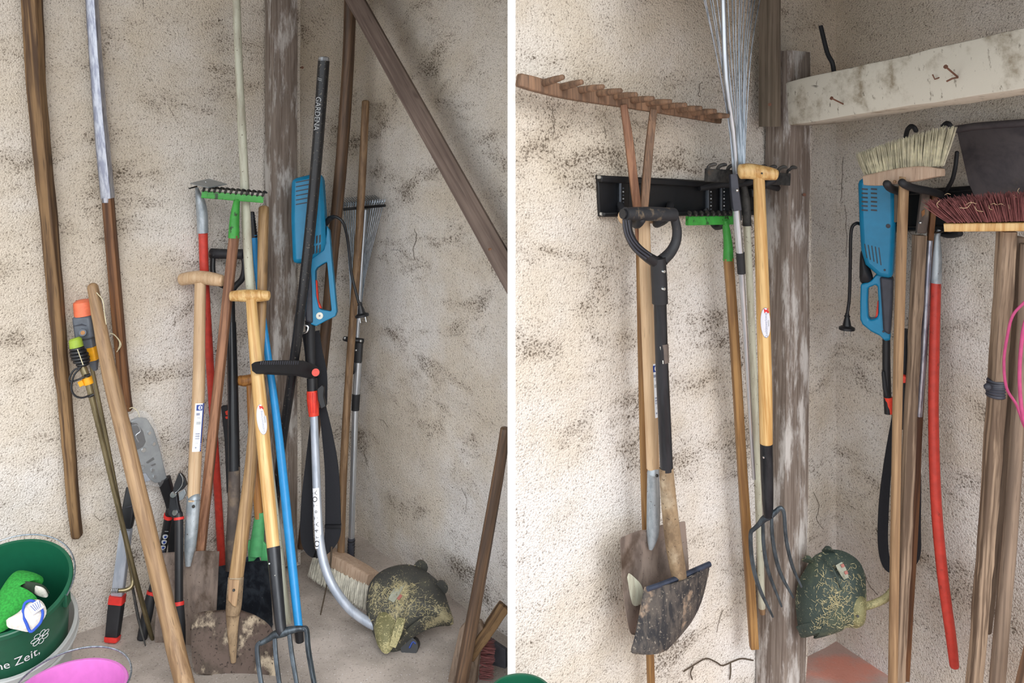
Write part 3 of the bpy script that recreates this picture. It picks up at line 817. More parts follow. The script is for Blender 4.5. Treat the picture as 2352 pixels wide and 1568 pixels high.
# small black lopper with red rings
pT, pB = P(405, 1100, 2.255), FL(415, 1497)
o = thing('small_lopper', 'small black lopper with red rings and curved blade in front of the spade blade', 'lopper', pB, pT)
pl = Pln(P(405, 1130, 2.255), V((0, -1, .12)))
part('blade', pslab([(396, 1140), (401, 1112), (411, 1086), (417, 1086), (426, 1098), (430, 1112), (422, 1122), (408, 1130), (404, 1146)], pl, .004), 'black', o, bev=.001)
part('blade_edge', tube(crom([pl.hit(414, 1087, .005), pl.hit(420, 1100, .005), pl.hit(417, 1116, .005), pl.hit(405, 1130, .005)], 4), .0012, seg=6), 'chrome', o)
part('anvil', pslab([(411, 1132), (424, 1122), (428, 1132), (421, 1146), (412, 1150)], pl, .0025, .005), 'lop_grey', o, bev=.001)
part('head_plate', pslab([(388, 1180), (392, 1140), (398, 1128), (408, 1134), (411, 1158), (419, 1186), (402, 1190)], pl, .007), 'black_steel', o, bev=.002)
for x, y in ((398, 1136), (402, 1177)): part('pivot_bolt', disc(pl, x, y, 7, .004, .009, 16), 'chrome', o)
la = part('left_arm', rod([(391, 1174, 2.262, 18), (388, 1182, 2.265, 19), (372, 1268, 2.293, 19), (349, 1358, 2.262, 18)], 3, seg=12), 'black', o)
part('red_ring', rod([(388.5, 1181, 2.264, 23), (387, 1187, 2.266, 23)], 1, seg=14), 'bred', la)
part('red_ring', rod([(349, 1357, 2.262, 22), (347, 1366, 2.26, 22)], 1, seg=14), 'bred', la)
part('grip', rod([(347, 1364, 2.26, 21), (338, 1410, 2.245, 25), (326, 1466, 2.225, 22)], 3, seg=14, dome=(0, .5)), 'black_matt', la)
sf = Surf(P(385, 1205, 2.272), P(373, 1264, 2.292), Rp(19, 2.28))
part('lettering', sf.text('1', .013, 0, .14, .0006), 'print_pale', la)
for k in range(3):
    rg = part('icon_disc', sf.oval(0, .34+k*.21, .62, .092, .0006), 'print_pale', la)
    part('icon', sf.oval(0.05, .34+k*.21, .28, .045, .0010), 'print_blue', rg)
for k in range(2): part('print_line', sf.patch(-.6, .6, .88+k*.07, .90+k*.07, .0007, 4), 'print_grey', la)
ra = part('right_arm', rod([(408, 1178, 2.248, 17), (411, 1190, 2.243, 19), (411, 1290, 2.212, 19), (411, 1385, 2.186, 19)], 3, seg=14), 'black', o)
part('red_ring', rod([(411, 1187, 2.244, 23), (411, 1193, 2.242, 23)], 1, seg=14), 'bred', ra)
part('red_ring', rod([(411, 1381, 2.187, 23), (411, 1390, 2.184, 23)], 1, seg=14), 'bred', ra)
part('grip', rod([(411, 1388, 2.185, 22), (413, 1440, 2.176, 25), (415, 1494, 2.168, 22)], 3, seg=14, dome=(0, .3)), 'black_matt', ra)

# spade with beech T-handle
pT, pB = P(463, 640, 2.385), FL(425, 1487)
o = thing('garden_spade', 'pale beech T-handled spade with blue-edged sticker, left bay', 'spade', pB, pT)
pl = tplane(pT, pB, (1, -.25, 0))
def hp(px, py, off=0.0):
    return pl.hit(px, py, off)
def tbar(pl, pix, mat, par, sm=4, off=0.0):
    q = crom([tuple(pl.hit(a, b, off))+(Rp(w_, pl.hit(a, b).y),) for a, b, w_ in pix], sm)
    return part('t_handle', tube([q_[:3] for q_ in q], [q_[3] for q_ in q], seg=16, dome=(.35, .35)), mat, par)
def prod(pl, pix, sm=3, off=0.0, **kw):
    q = [tuple(pl.hit(a, b, off))+(Rp(w_, pl.hit(a, b).y),) for a, b, w_ in pix]
    q = crom(q, sm) if sm > 1 else q
    return tube([V(q_[:3]) for q_ in q], [q_[3] for q_ in q], **kw)
tbar(pl, [(417, 642, 28), (440, 638, 30), (464, 637, 31), (490, 641, 30), (511, 645, 26)], 'w_pale', o)
part('shaft', prod(pl, [(460, 650, 25), (458, 780, 26), (456, 900, 28), (449, 1040, 29), (444, 1150, 28)], seg=16), 'w_pale', o)
def sticker(par, p0, p1, r, u0, u1, v0, v1):
    sf = Surf(p0, p1, r)
    st_ = part('sticker', sf.patch(u0, u1, v0, v1), 'white', par)
    du = u1-u0; dv = v1-v0
    part('blue_stripe', sf.patch(u0+du*.84, u1, v0, v1, .001), 'print_blue', st_)
    part('emblem', sf.patch(u0+du*.16, u0+du*.80, v0+dv*.03, v0+dv*.15, .001), 'print_blue', st_)
    part('emblem_ring', sf.oval(u0+du*.55, v0+dv*.09, du*.19, dv*.045, .0013), 'white', st_)
    part('emblem_cross', sf.patch(u0+du*.50, u0+du*.60, v0+dv*.055, v0+dv*.125, .0015, 2), 'print_blue', st_)
    for a, b, c, d in ((.2, .55, .2, .25), (.3, .7, .27, .275), (.3, .62, .29, .295), (.3, .66, .31, .315), (.25, .7, .38, .44), (.25, .68, .62, .64), (.25, .68, .65, .655), (.25, .68, .67, .69), (.25, .68, .70, .705), (.25, .68, .72, .735), (.25, .68, .75, .755), (.3, .6, .80, .805), (.3, .6, .83, .835), (.3, .45, .9, .93)):
        part('print_line', sf.patch(u0+du*a, u0+du*b, v0+dv*c, v0+dv*d, .001, 3), 'print_grey' if b < .7 else 'print_pale', st_)
    for k in range(4):
        part('print_dot', sf.patch(u0+du*.88, u0+du*.96, v0+dv*(.84+k*.035), v0+dv*(.855+k*.035), .0013, 2), 'white', st_)
sticker(o, hp(457.5, 920), hp(449, 1040), Rp(28.6, 2.32), -.55, .85, .04, .96)
part('socket', prod(pl, [(444, 1138, 29), (441, 1200, 30), (437, 1250, 27), (434, 1275, 20), (432, 1300, 12)], off=.002, seg=16, flat=.8), 'galv', o)
part('socket_notch', prod(pl, [(442, 1128, 5), (446, 1138, 24), (446, 1146, 29)], 2, off=.003, seg=14), 'galv', o)
part('rivet', disc(pl, 444, 1163, 3.5, .002, .020, 10), 'iron', o)
part('blade', rowsheet([((371, 1270), (503, 1266)), ((368, 1282), (502, 1285)), ((362, 1370), (498, 1370)), ((356, 1440), (494, 1440)), ((356, 1478), (490, 1484)), ((362, 1486), (486, 1489))], pl, lambda u, v: -.012+.012*u*u+.010*math.exp(-(u*7)**2)*max(0, 1-v*2.2), 14, 4, .0025), 'spade', o)

# red hoe
o = thing('draw_hoe', 'red-handled hoe with pale steel neck and flat diamond blade, left bay', 'hoe', P(512, 1322, 2.50), P(462, 440, 2.42))
part('shaft', rod([(466, 520, 2.425, 21), (470, 640, 2.43, 20), (480, 800, 2.44, 18), (492, 1000, 2.46, 17), (503, 1180, 2.472, 17.5), (511, 1318, 2.485, 18)], 4, seg=14, dome=(0, .4)), 'redpaint', o)
part('socket', rod([(466, 535, 2.424, 25), (464, 490, 2.424, 25), (460, 462, 2.42, 21), (455, 445, 2.415, 13), (452, 432, 2.40, 7)], 3, seg=14), 'galv', o)
bl = part('blade', slab([P(437, 421, 2.33), P(480, 411, 2.46), P(521, 423, 2.36), P(478, 431, 2.26)], V((0, -.35, 1)), .0015), 'lop_grey', o)
for x, y in ((456, 420), (473, 418), (475, 421)): part('rivet', ball(P(x, y, 2.36), .0026), 'chrome', bl)
part('blade_edge', rod([(434, 433, 2.34, 3), (452, 428, 2.37, 4)], 1, seg=6), 'iron', o)

# green bow rake
def bowrake(o, ends, depth, nteeth, up, mat_t, tooth_w, tooth_v, hw, mat='green'):
    (x0, y0, Y0), (x1, y1, Y1) = ends
    a, b = P(x0, y0, Y0), P(x1, y1, Y1)
    part('head_bar', tube([a, b], hw, side=(0, 0, 1), prof=SQ, flat=.45), mat, o)
    for i in range(nteeth):
        f = (i+.25)/(nteeth-.5)
        q = a+(b-a)*f
        d = (b-a).normalized()
        g = tube(crom([q+V((0, 0, hw*.6)), q+V((0, -.004, hw+.006))+d*.004, q+tooth_v*.5+V((0, 0, hw+.007)), q+tooth_v+V((0, 0, hw))+d*.003], 3), [.0035]*9+[.0022], seg=7)
        part('tooth', g, mat_t, o)
o = thing('bow_rake', 'bright green rake head on a square brown handle, left bay', 'rake', P(458, 1292, 2.27), P(540, 450, 2.34))
part('shaft', rod([(538, 540, 2.36, 20), (525, 660, 2.355, 20), (505, 850, 2.34, 20), (480, 1080, 2.31, 20), (459, 1290, 2.27, 18)], 3, prof=SQ), 'w_redbrown', o)
part('socket', rod([(537, 546, 2.36, 26), (539, 500, 2.36, 22), (543, 468, 2.355, 16), (545, 455, 2.35, 15)], 3, seg=14), 'green', o)
bowrake(o, ((463, 446, 2.32), (605, 458, 2.37)), 0, 12, 1, 'rakeblack', 0, V((0, .035, .006)), .0095)

# long pale pole
o = thing('long_pole', 'long pale grey-green pole rising out of the tool cluster, left bay', 'pole', P(664, 1448, 2.30), P(545, 90, 2.40))
part('shaft', rod([(541, -60, 2.42, 18), (548, 136, 2.41, 18), (560, 380, 2.40, 20), (574, 650, 2.385, 21), (604, 950, 2.36, 20), (640, 1250, 2.32, 18), (662, 1446, 2.30, 17)], 5, seg=14, dome=(0, .4)), 'palepole', o)

# black D-handle shovel
pT, pB = P(527, 590, 2.455), FL(545, 1448)
o = thing('digging_shovel', 'black D-grip shovel with dark blade standing behind the rusty shovel, left bay', 'shovel', pB, pT)
pl = tplane(pT, pB, (1, -.15, 0))
g1 = part('d_grip', prod(pl, [(485, 582, 24), (522, 583, 23), (561, 584, 24)], 3, seg=16), 'dirty_black', o)
part('grip_bore', disc(pl, 487, 583, 7, .002, .012, 12), 'black', g1)
part('grip_arm', prod(pl, [(489, 590, 12), (489, 625, 13), (500, 648, 13), (522, 660, 14), (530, 672, 16)], 5, seg=10, flat=.8), 'black', o)
part('grip_arm', prod(pl, [(560, 588, 14), (562, 615, 14), (556, 640, 14), (542, 655, 14), (532, 668, 16)], 5, seg=10, flat=.8), 'black', o)
part('grip_socket', prod(pl, [(530, 664, 17), (531, 745, 19)], 1, seg=14), 'black', o)
part('shaft', prod(pl, [(531, 740, 22), (535, 900, 24), (538, 1080, 26)], 3, seg=16), 'black_tube', o)
part('blade_socket', prod(pl, [(538, 1072, 27), (537, 1160, 28), (532, 1260, 28), (530, 1310, 24)], 3, seg=16, flat=.8), 'worn_socket', o)
part('blade', rowsheet([((463, 1308), (618, 1285)), ((468, 1340), (622, 1320)), ((472, 1390), (627, 1370)), ((478, 1430), (630, 1420)), ((486, 1452), (628, 1445))], pl, lambda u, v: .012-.028*(1-u*u)*1.0, 14, 3, .0025), 'black_blade', o)

# rusty shovel with knotty stick handle
pT, pB = P(605, 475, 2.44), FL(530, 1552)
o = thing('rusty_shovel', 'rust-brown mud-caked shovel with knotty rounded stick handle, left bay', 'shovel', pB, pT)
pl = tplane(pT, pB, (1, 0, 0))
part('shaft', prod(pl, [(606, 478, 24), (604, 560, 24), (601, 700, 22), (592, 860, 23), (578, 1050, 27), (560, 1200, 31), (540, 1340, 34)], 4, seg=16, dome=(.5, 0)), 'w_grip', o)
part('socket', prod(pl, [(542, 1325, 36), (537, 1390, 36), (534, 1412, 30)], 3, off=.003, seg=16, flat=.85), 'mud_socket', o)
part('socket_window', pslab([(531, 1326), (556, 1328), (553, 1360), (549, 1390), (540, 1386), (530, 1374)], pl, .024, -.020), 'w_oldpale', o, bev=.002)
part('rivet', disc(pl, 537, 1355, 3.2, .002, .0245, 10), 'iron', o)
bl = part('blade', rowsheet([((518, 1400), (556, 1402)), ((455, 1407), (590, 1415)), ((442, 1430), (622, 1440)), ((439, 1470), (630, 1475)), ((442, 1520), (633, 1525)), ((450, 1545), (632, 1556)), ((470, 1550), (628, 1559))], pl, lambda u, v: -.014*(1-u*u)*(1-.4*v), 16, 4, .003), 'rust', o)
part('rib', prod(pl, [(535, 1398, 34), (534, 1440, 26), (535, 1490, 18), (536, 1520, 12)], 3, off=-.006, seg=12, flat=.5, dome=(0, .5)), 'mud_socket', bl)

# green-socketed spade
pT, pB = P(567, 872, 2.40), FL(600, 1430)
o = thing('border_spade', 'green-socketed spade with orange-brown T-handle, mostly hidden behind the fork', 'spade', pB, pT)
pl = tplane(pT, pB, (1, -.1, 0))
tbar(pl, [(549, 873, 22), (566, 874, 26), (592, 868, 24), (604, 866, 20)], 'w_orange', o)
part('shaft', prod(pl, [(573, 880, 14), (578, 980, 16), (588, 1100, 18), (595, 1190, 20)], 3, seg=14), 'w_orange', o)
part('socket', prod(pl, [(597, 1176, 22), (592, 1230, 30), (588, 1275, 34)], 3, seg=14, flat=.8), 'lgreen', o)
part('tread', pslab([(570, 1240), (600, 1236), (612, 1250), (620, 1330), (616, 1358), (598, 1272), (572, 1300)], pl, .004), 'lgreen', o, bev=.001)
part('blade', rowsheet([((566, 1278), (596, 1271)), ((560, 1300), (604, 1305)), ((556, 1370), (622, 1390)), ((556, 1425), (630, 1436))], pl, lambda u, v: .008-.010*(1-u*u), 10, 3, .0025), 'blue_blade', o)

# small black handle with red marks
o = thing('folding_saw', 'slim black handle with red button squeezed behind the black shovel shaft', 'saw', P(528, 1330, 2.47), P(517, 932, 2.47))
pl = Pln(P(520, 1000, 2.468), V((0, -1, .05)))
part('handle', pslab([(509, 932), (524, 930), (526, 990), (526, 1090), (530, 1130), (522, 1130), (517, 1010)], pl, .007), 'black_matt', o, bev=.002)
part('button', pslab([(519, 943), (526, 940), (526, 952), (521, 951)], pl, .009), 'red', o, bev=.001)
part('button', pslab([(519, 955), (526, 953), (526, 960), (521, 960)], pl, .009), 'red', o, bev=.001)
part('blade', pslab([(523, 1128), (530, 1128), (532, 1335), (526, 1335)], pl, .0012), 'iron', o)

# digging fork
def oval_sticker(par, p0, p1, r, uc, ru, rv):
    sf = Surf(p0, p1, r)
    st_ = part('oval_rim', sf.oval(uc, .5, ru, rv, .0006), 'print_grey', par)
    part('oval_label', sf.oval(uc, .5, ru*.95, rv*.97, .0009), 'oval', st_)
    ar = G(); ar.v = [sf.m(uc+.16+a*.011/r, .13+b*.011/sf.len, .0013) for a, b in ((-.5, -.5), (.45, -.5), (.2, -.22), (.55, .25), (.3, .5), (-.12, .1), (-.4, .42))]
    ar.f = [(0, 1, 2), (0, 2, 5), (0, 5, 6), (2, 3, 4, 5)]
    part('red_arrow', ar, 'print_red', st_)
    part('lettering', sf.text('Qualitätswerkzeug', .0072, uc+.02, .58, .0012, False), 'print_grey', st_)
    for k in range(2): part('print_line', sf.patch(uc+.26+k*.14, uc+.34+k*.14, .42, .62, .0012, 2), 'print_pale', st_)
pT, pB = P(576, 680, 2.33), P(665, 1620, 1.96)
o = thing('digging_fork', 'new digging fork with light ash T-handle leaning foremost in the left bay', 'fork', pB, pT)
pl = tplane(pT, pB, (1, 0, 0))
tbar(pl, [(531, 680, 23), (552, 679, 27), (576, 679, 29), (600, 679, 27), (617, 679, 22)], 'w_ash', o)
part('shaft', prod(pl, [(577, 690, 24), (584, 780, 27), (598, 930, 31), (611, 1080, 31), (628, 1258, 29)], 4, seg=16), 'w_ash', o)
oval_sticker(o, hp(595, 930), hp(605, 1002), Rp(31.5, 2.22), .12, .72, .48)
part('socket', prod(pl, [(628, 1256, 30.5), (636, 1350, 28), (645, 1440, 25), (649, 1452, 22)], 3, off=.001, seg=16), 'black_steel', o)
part('rivet', disc(pl, 619, 1294, 2.2, .002, .0125, 10), 'chrome', o)
part('shoulder', prod(pl, [(597, 1478, 11), (615, 1468, 13), (630, 1458, 17), (650, 1452, 20), (672, 1446, 16), (690, 1443, 12), (700, 1445, 10)], 4, seg=10), 'tine', o)
for tp_ in ([(599, 1474, 9), (591, 1484, 9.5), (593, 1520, 9.5), (602, 1580, 9), (614, 1640, 7)], [(631, 1462, 9), (634, 1510, 9.5), (642, 1570, 9), (652, 1640, 7)], [(664, 1450, 9), (670, 1500, 9.5), (680, 1560, 9), (692, 1640, 7)], [(694, 1443, 10), (704, 1447, 9.5), (708, 1490, 9.5), (720, 1560, 9), (736, 1640, 7)]):
    part('tine', prod(pl, tp_, 4, prof=SQ, dome=(0, .5)), 'tine', o)

# blue pole
o = thing('telescopic_pole', 'bright blue pole with ribbed black grip, left bay', 'pole', P(689, 1474, 2.216), P(581, 487, 2.47))
part('shaft', rod([(584, 540, 2.46, 13), (592, 640, 2.45, 13), (612, 790, 2.42, 16), (640, 1000, 2.37, 19), (664, 1230, 2.30, 21), (686, 1440, 2.22, 19)], 5, seg=14), 'bluepole', o)
gr = part('grip', rod([(579, 487, 2.467, 10), (584, 546, 2.46, 15)], 1, seg=14, dome=(.3, 0)), 'black', o)
for i in range(8):
    y = 494+i*6.5; part('grip_rib', rod([(579.7+i*.55, y, 2.466, 12.2+i*.5), (579.9+i*.55, y+2.5, 2.466, 12.2+i*.5)], 1, seg=12), 'dgrey', gr)
part('end_cap', rod([(685, 1438, 2.221, 22), (689, 1474, 2.217, 19)], 1, seg=14), 'black', o)

# black pole with printed name
o = thing('extension_pole', 'dusty black extension pole with pale printed lettering, crossing the blue trimmer', 'pole', P(628, 1262, 2.52), P(744, 130, 2.43))
s = [(744, 138, 2.43, 27), (730, 330, 2.435, 26), (712, 530, 2.43, 25), (690, 720, 2.415, 23), (668, 880, 2.44, 22), (645, 1040, 2.48, 20), (622, 1250, 2.52, 18)]
part('shaft', rod(s, 4, seg=18), 'dusty_tube', o)
part('end_cap', rod([(744.3, 132, 2.43, 24), (744, 140, 2.43, 27.5)], 1, seg=18, dome=(.2, 0)), 'alu', o)
sf = Surf(P(742, 160, 2.4301), P(729.5, 337, 2.4348), Rp(26.5, 2.433))
part('lettering', sf.text('GARDENA', .020, -.45, .57, .0022), 'print_pale', o)
part('lettering', sf.text('//', .016, -.45, .13, .0022), 'print_pale', o)

# dark pole and brooms in the corner
o = thing('wooden_pole', 'dark brown round pole behind the blue trimmer, reaching above the left bay', 'pole', P(692, 1262, 2.60), P(803, 80, 2.66))
part('shaft', rod([(806, -60, 2.67, 28), (800, 136, 2.66, 28), (785, 360, 2.65, 28), (768, 540, 2.645, 27), (752, 720, 2.64, 25), (733, 900, 2.63, 25), (715, 1060, 2.62, 24), (694, 1258, 2.60, 22)], 4, seg=14, rwob=.02), 'w_dark', o)
def tufts(parent, a, b, n, d, ln, mat, ns=26, r0=.006, spread=.012, rs=.0009, jit=.15, rows=1, rowv=V((0, 0, 0)), lenf=None, dirf=None):
    s = (b-a).normalized()
    for r in range(rows):
        for i in range(n):
            f = (i+.5)/n
            q = a+(b-a)*f+rowv*r
            L = ln*(lenf(f) if lenf else 1.0)
            dd = dirf(f, d) if dirf else d
            part('bristle_tuft', tuft(q, dd, s, L, ns, r0, spread, rs, jit), mat, parent)
hb0, hb1 = P(742, 1262, 2.56), P(862, 1338, 2.42)
o = thing('floor_broom', 'thin-handled broom with white bristles standing on the floor in the corner', 'broom', P(800, 1370, 2.44), P(840, 230, 2.72))
part('shaft', rod([(840, 234, 2.66, 18), (828, 480, 2.635, 18), (813, 700, 2.615, 18), (799, 900, 2.59, 18), (789, 1080, 2.565, 18), (783, 1272, 2.53, 17)], 4, seg=14, dome=(.5, 0)), 'w_old', o)
hv = (hb1-hb0).normalized(); dn = V((-.02, -.35, -1)).normalized(); nb = hv.cross(dn).normalized()
hp0 = P(735, 1262, 2.56); hp1 = P(858, 1330, 2.42)
part('head_block', tube([hp0, hp0+(hp1-hp0)*.4, hp0+(hp1-hp0)*.8, hp1], [.026, .032, .030, .026], side=nb, prof=SQ, flat=.55), 'w_broom', o)
tufts(o, hp0+dn*.012, hp1+dn*.012, 13, V((.08, -1.0, -.68)), .074, 'bristle', 34, .008, .012, .0010, .12, 2, nb*(-.022))
single('dry_twig', tube(crom([P(762, 1255, 2.38), P(757, 1310, 2.36), P(745, 1370, 2.34), P(736, 1412, 2.338)], 5), [.0028]*8+[.002]*7+[.0012], seg=6), 'root', 'thin dark stem hanging down beside the curved trimmer tube', 'twig', P(736, 1412, 2.31))

# ------------------------------------------------------------------ left bay: fan rake, trimmer, floor things
o = thing('leaf_rake', 'steel fan leaf rake with silver pole standing head-up in the corner, left bay', 'rake', P(805, 1300, 2.60), P(835, 470, 2.70))
fc = P(812, 778, 2.655)
for i in range(18):
    f = i/17
    tx = 790+f*90; ty = 478-f*8
    top = P(tx, ty, min(2.70, WB.Y(tx)-.05))
    b0 = P(803+f*20, 775, 2.655)
    mid = P(806+f*30-(.5-f)*4, 640, 2.675)
    tip = P(tx-20, ty-22, min(2.735, WB.Y(tx-20)-.02))
    part('tine', tube(crom([b0, mid, top, top+V((0, .006, .004)), tip], 3), [.0016]*12+[.0012], seg=6), 'wire', o)
part('spreader', tube([P(788, 481, 2.69), P(835, 476, 2.70), P(884, 472, 2.63)], .0045, seg=8), 'black', o)
part('centre_tube', rod([(839, 482, 2.685, 11), (828, 640, 2.668, 11), (820, 778, 2.655, 11)], 2, seg=12), 'alu', o)
cl = part('clamp', rod([(790, 777, 2.65, 11), (810, 781, 2.645, 14), (834, 783, 2.65, 12)], 2, seg=10, dome=(.4, .4)), 'black', o)
part('clamp_bolt', ball(P(792, 776, 2.638), .005), 'chrome', cl)
part('clamp_bolt', ball(P(828, 783, 2.634), .005), 'chrome', cl)
part('ferrule', rod([(824, 786, 2.65, 19), (822, 832, 2.645, 18)], 1, prof=SQ), 'black', o)
part('ferrule_rivet', ball(P(818, 804, 2.635), .004), 'chrome', o)
part('pole_upper', rod([(823, 830, 2.645, 18), (818, 910, 2.64, 17)], 1, seg=14), 'alu', o)
part('lock_lever', rod([(814, 832, 2.635, 5), (813, 850, 2.63, 6), (811, 858, 2.635, 4)], 2, seg=8), 'black', o)
part('sleeve', rod([(818, 905, 2.638, 19), (816, 942, 2.635, 18)], 1, seg=14), 'black_matt', o)
part('pole_lower', rod([(816, 940, 2.636, 15), (807, 1240, 2.605, 14)], 1, seg=14), 'alu', o)
gr = part('grip', rod([(807, 1235, 2.606, 16), (805, 1296, 2.60, 14)], 1, seg=14, dome=(0, .5)), 'dgrey', o)
for i in range(7):
    part('grip_rib', rod([(807-i*.25, 1240+i*7, 2.606, 17.4), (807-i*.25, 1243+i*7, 2.606, 17.4)], 1, seg=12), 'black_matt', gr)

# blue string trimmer, left
pT, pB = P(712, 420, 2.528), P(722, 960, 2.42)
o = thing('string_trimmer', 'turquoise electric string trimmer leaning in the corner, its guard on the floor', 'trimmer', P(900, 1500, 2.17), pT)
pl = tplane(pT, pB, (1, .1, 0)); TL = pl
hs = part('motor_housing', pslab([(673, 414), (700, 407), (734, 399), (743, 403), (748, 480), (751, 560), (744, 577), (722, 592), (700, 604), (676, 606), (672, 500)], pl, .038), 'blue', o, bev=.012)
for i in range(6):
    part('cooling_slot', pslab([(684, 421+i*10), (729+i*.8, 412+i*10), (729+i*.8, 414.5+i*10), (684, 423.5+i*10)], pl, .0386, -.036), 'dgrey', hs)
for r in range(2):
    for i in range(5):
        x = 709+i*7; y = (546, 568)[r]-i*1.5
        part('vent', pslab([(x, y+2), (x+3.5, y), (x+3, y+17), (x-.5, y+20)], pl, .0388, -.036), 'black', hs)
hl = part('loop_handle', ringslab([(704, 602), (726, 588), (745, 574), (751, 540), (752, 519), (758, 528), (763, 590), (769, 650), (775, 715), (771, 726), (750, 736), (728, 748), (716, 744), (710, 700), (708, 650)],
                                  [(726, 622), (730, 615), (742, 607), (750, 603), (752, 602), (753, 604), (755, 625), (758, 660), (763, 711), (761, 714), (750, 712), (740, 710), (734, 706), (728, 680), (726, 645)], pl, .020), 'blue', o, bev=.006)
part('side_grip', pslab([(703, 612), (716, 611), (719, 660), (721, 742), (704, 738), (701, 690)], pl, .027), 'dgrey', o, bev=.006)
part('trigger', pslab([(725, 642), (729, 644), (732, 690), (740, 708), (733, 708), (727, 692)], pl, .010), 'red', hl, bev=.003)
part('red_button', pslab([(690, 709), (697, 709), (696, 733), (690, 733)], pl, .016), 'red', o, bev=.004)
part('white_badge', disc(pl, 734, 725, 8, .002, .021, 20), 'ivory', hl)
part('badge_hole', disc(pl, 734, 725, 2.2, .0012, .024, 10), 'print_grey', hl)
part('neck', prod(pl, [(712, 735, 24), (714, 800, 20), (717, 870, 18)], 3, seg=12), 'black_matt', o)
part('strap_clip', tube(crom([pl.hit(690, 757, .03), pl.hit(695, 747, .035), pl.hit(707, 750, .035), pl.hit(704, 762, .035), pl.hit(692, 766, .03)], 5), .003, seg=7), 'chrome', o)
ah = part('front_handle', slab([P(588, 834, 2.225), P(597, 829, 2.23), P(645, 828, 2.31), P(688, 829, 2.38), P(716, 840, 2.43), P(729, 852, 2.445), P(727, 864, 2.445), P(718, 868, 2.43), P(690, 862, 2.38), P(640, 859, 2.31), P(600, 857, 2.23), P(590, 850, 2.225)], V((-.55, -.8, .1)), .016), 'black_matt', o, bev=.006)
for i in range(18):
    x = 600+i*5; Y = 2.232+i*.0072
    part('handle_rib', tube([P(x, 829, Y-.018), P(x-1.5, 837, Y-.022)], .0012, seg=5), 'dgrey', ah)
part('red_pivot', tube([P(725, 855, 2.42), P(725, 855, 2.40)], .0105, seg=14), 'red', ah)
part('collar', prod(pl, [(717, 868, 25), (718, 898, 25)], 1, seg=16), 'black', o)
sl = part('red_sleeve', prod(pl, [(718, 897, 27), (719, 920, 28), (721, 955, 23)], 3, seg=16), 'red', o)
for i in range(3):
    part('sleeve_rib', prod(pl, [(711+i*7, 902, 4), (713+i*6, 948, 2.5)], 1, off=.015, seg=6), 'bred', sl)
tb = [(721, 950, 2.422, 18), (726, 1080, 2.385, 19), (731, 1200, 2.345, 20), (741, 1280, 2.315, 21), (763, 1342, 2.29, 21), (800, 1394, 2.26, 21), (840, 1425, 2.235, 21), (872, 1442, 2.22, 21)]
part('shaft_tube', rod(tb, 6, seg=16), 'alu_matt', o)
sf = Surf(P(727, 1120, 2.372), P(733.5, 1258, 2.325), Rp(20.4, 2.35))
tl = part('name_tape', sf.patch(-.95, .55, .0, 1.0, .0007), 'white', o)
for k, ch in enumerate('AOToTA4rO'):      # hand-written name on the tape, reading upwards
    part('pen_stroke', sf.text(ch, (.018, .019, .014, .013, .014, .018, .015, .014, .021)[k], -.42, .08+k*.105, .0011, False), 'print_black', tl)
random.seed(11)
def ribbon(pts, wd, th=.0018, side=(1, 0, 0), sm=6, twist=None):
    q = crom(pts, sm); w_ = wd if isinstance(wd, list) else [wd]*len(pts)
    ww = [x_[0] for x_ in crom([(x_,) for x_ in w_], sm)]
    return tube(q, ww, side=side, prof=BOXP, flat=th/ww[0])
part('strap', ribbon([P(716, 762, 2.49), P(724, 810, 2.475), P(735, 860, 2.465), P(741, 930, 2.455)], [.022, .021, .020, .013]), 'strap', o)
part('strap_pad', ribbon([P(703, 765, 2.495), P(709, 810, 2.482), P(711, 850, 2.47)], .011), 'strap', o)
part('strap_buckle', pslab([(731, 890), (742, 880), (748, 886), (746, 905), (752, 930), (740, 936), (733, 915)], pl, .03, -.012), 'black', o, bev=.002)
part('strap_loop', ribbon([P(741, 935, 2.45), P(752, 1000, 2.44), P(762, 1080, 2.425), P(765, 1180, 2.405), P(763, 1230, 2.395), P(748, 1262, 2.385), P(722, 1272, 2.385), P(706, 1240, 2.395), P(705, 1160, 2.41), P(712, 1060, 2.435), P(719, 960, 2.455)], [.010, .015, .019, .021, .021, .012, .010, .017, .016, .012, .006]), 'strap', o)
part('strap_slide', obox(P(765, 1207, 2.395), V((1, 0, 0)), V((0, 1, 0)), V((0, 0, 1)), .022, .006, .004), 'black', o)
cd = part('cord', tube(crom([TL.hit(748, 515, -.01), TL.hit(760, 500, .02), TL.hit(775, 499, .03), TL.hit(790, 515, .03), TL.hit(800, 560, .0), TL.hit(808, 630, -.02), TL.hit(824, 696, -.03)], 6), .0042, seg=8), 'black', o)
part('cord_relief', tube([TL.hit(748, 513, .0), TL.hit(757, 502, .015), TL.hit(768, 497, .022)], [.009, .008, .006], seg=10), 'black', cd)
def plug(parent, a, b, pins, nm='plug'):
    ax_ = (b-a).normalized(); L = (b-a).length
    p_ = part(nm, lathe(a, ax_, [(1e-4, 0), (L*.13, 0), (L*.13, L*.12), (L*.18, L*.13), (L*.18, L*.2), (L*.14, L*.22), (L*.2, L*.45), (L*.26, L*.75), (L*.48, L*.86), (L*.48, L), (1e-4, L)], 14), 'black', parent)
    s_ = V((1, 0, 0)); s_ = (s_-ax_*s_.dot(ax_)).normalized()
    for k in (-1, 1):
        part('pin', tube([b+s_*(k*L*.2), b+s_*(k*L*.2)+ax_*(L*.4)], L*.045, seg=7), 'chrome', p_)
plug(cd, TL.hit(826, 694, -.03), TL.hit(832, 727, -.035), 2)
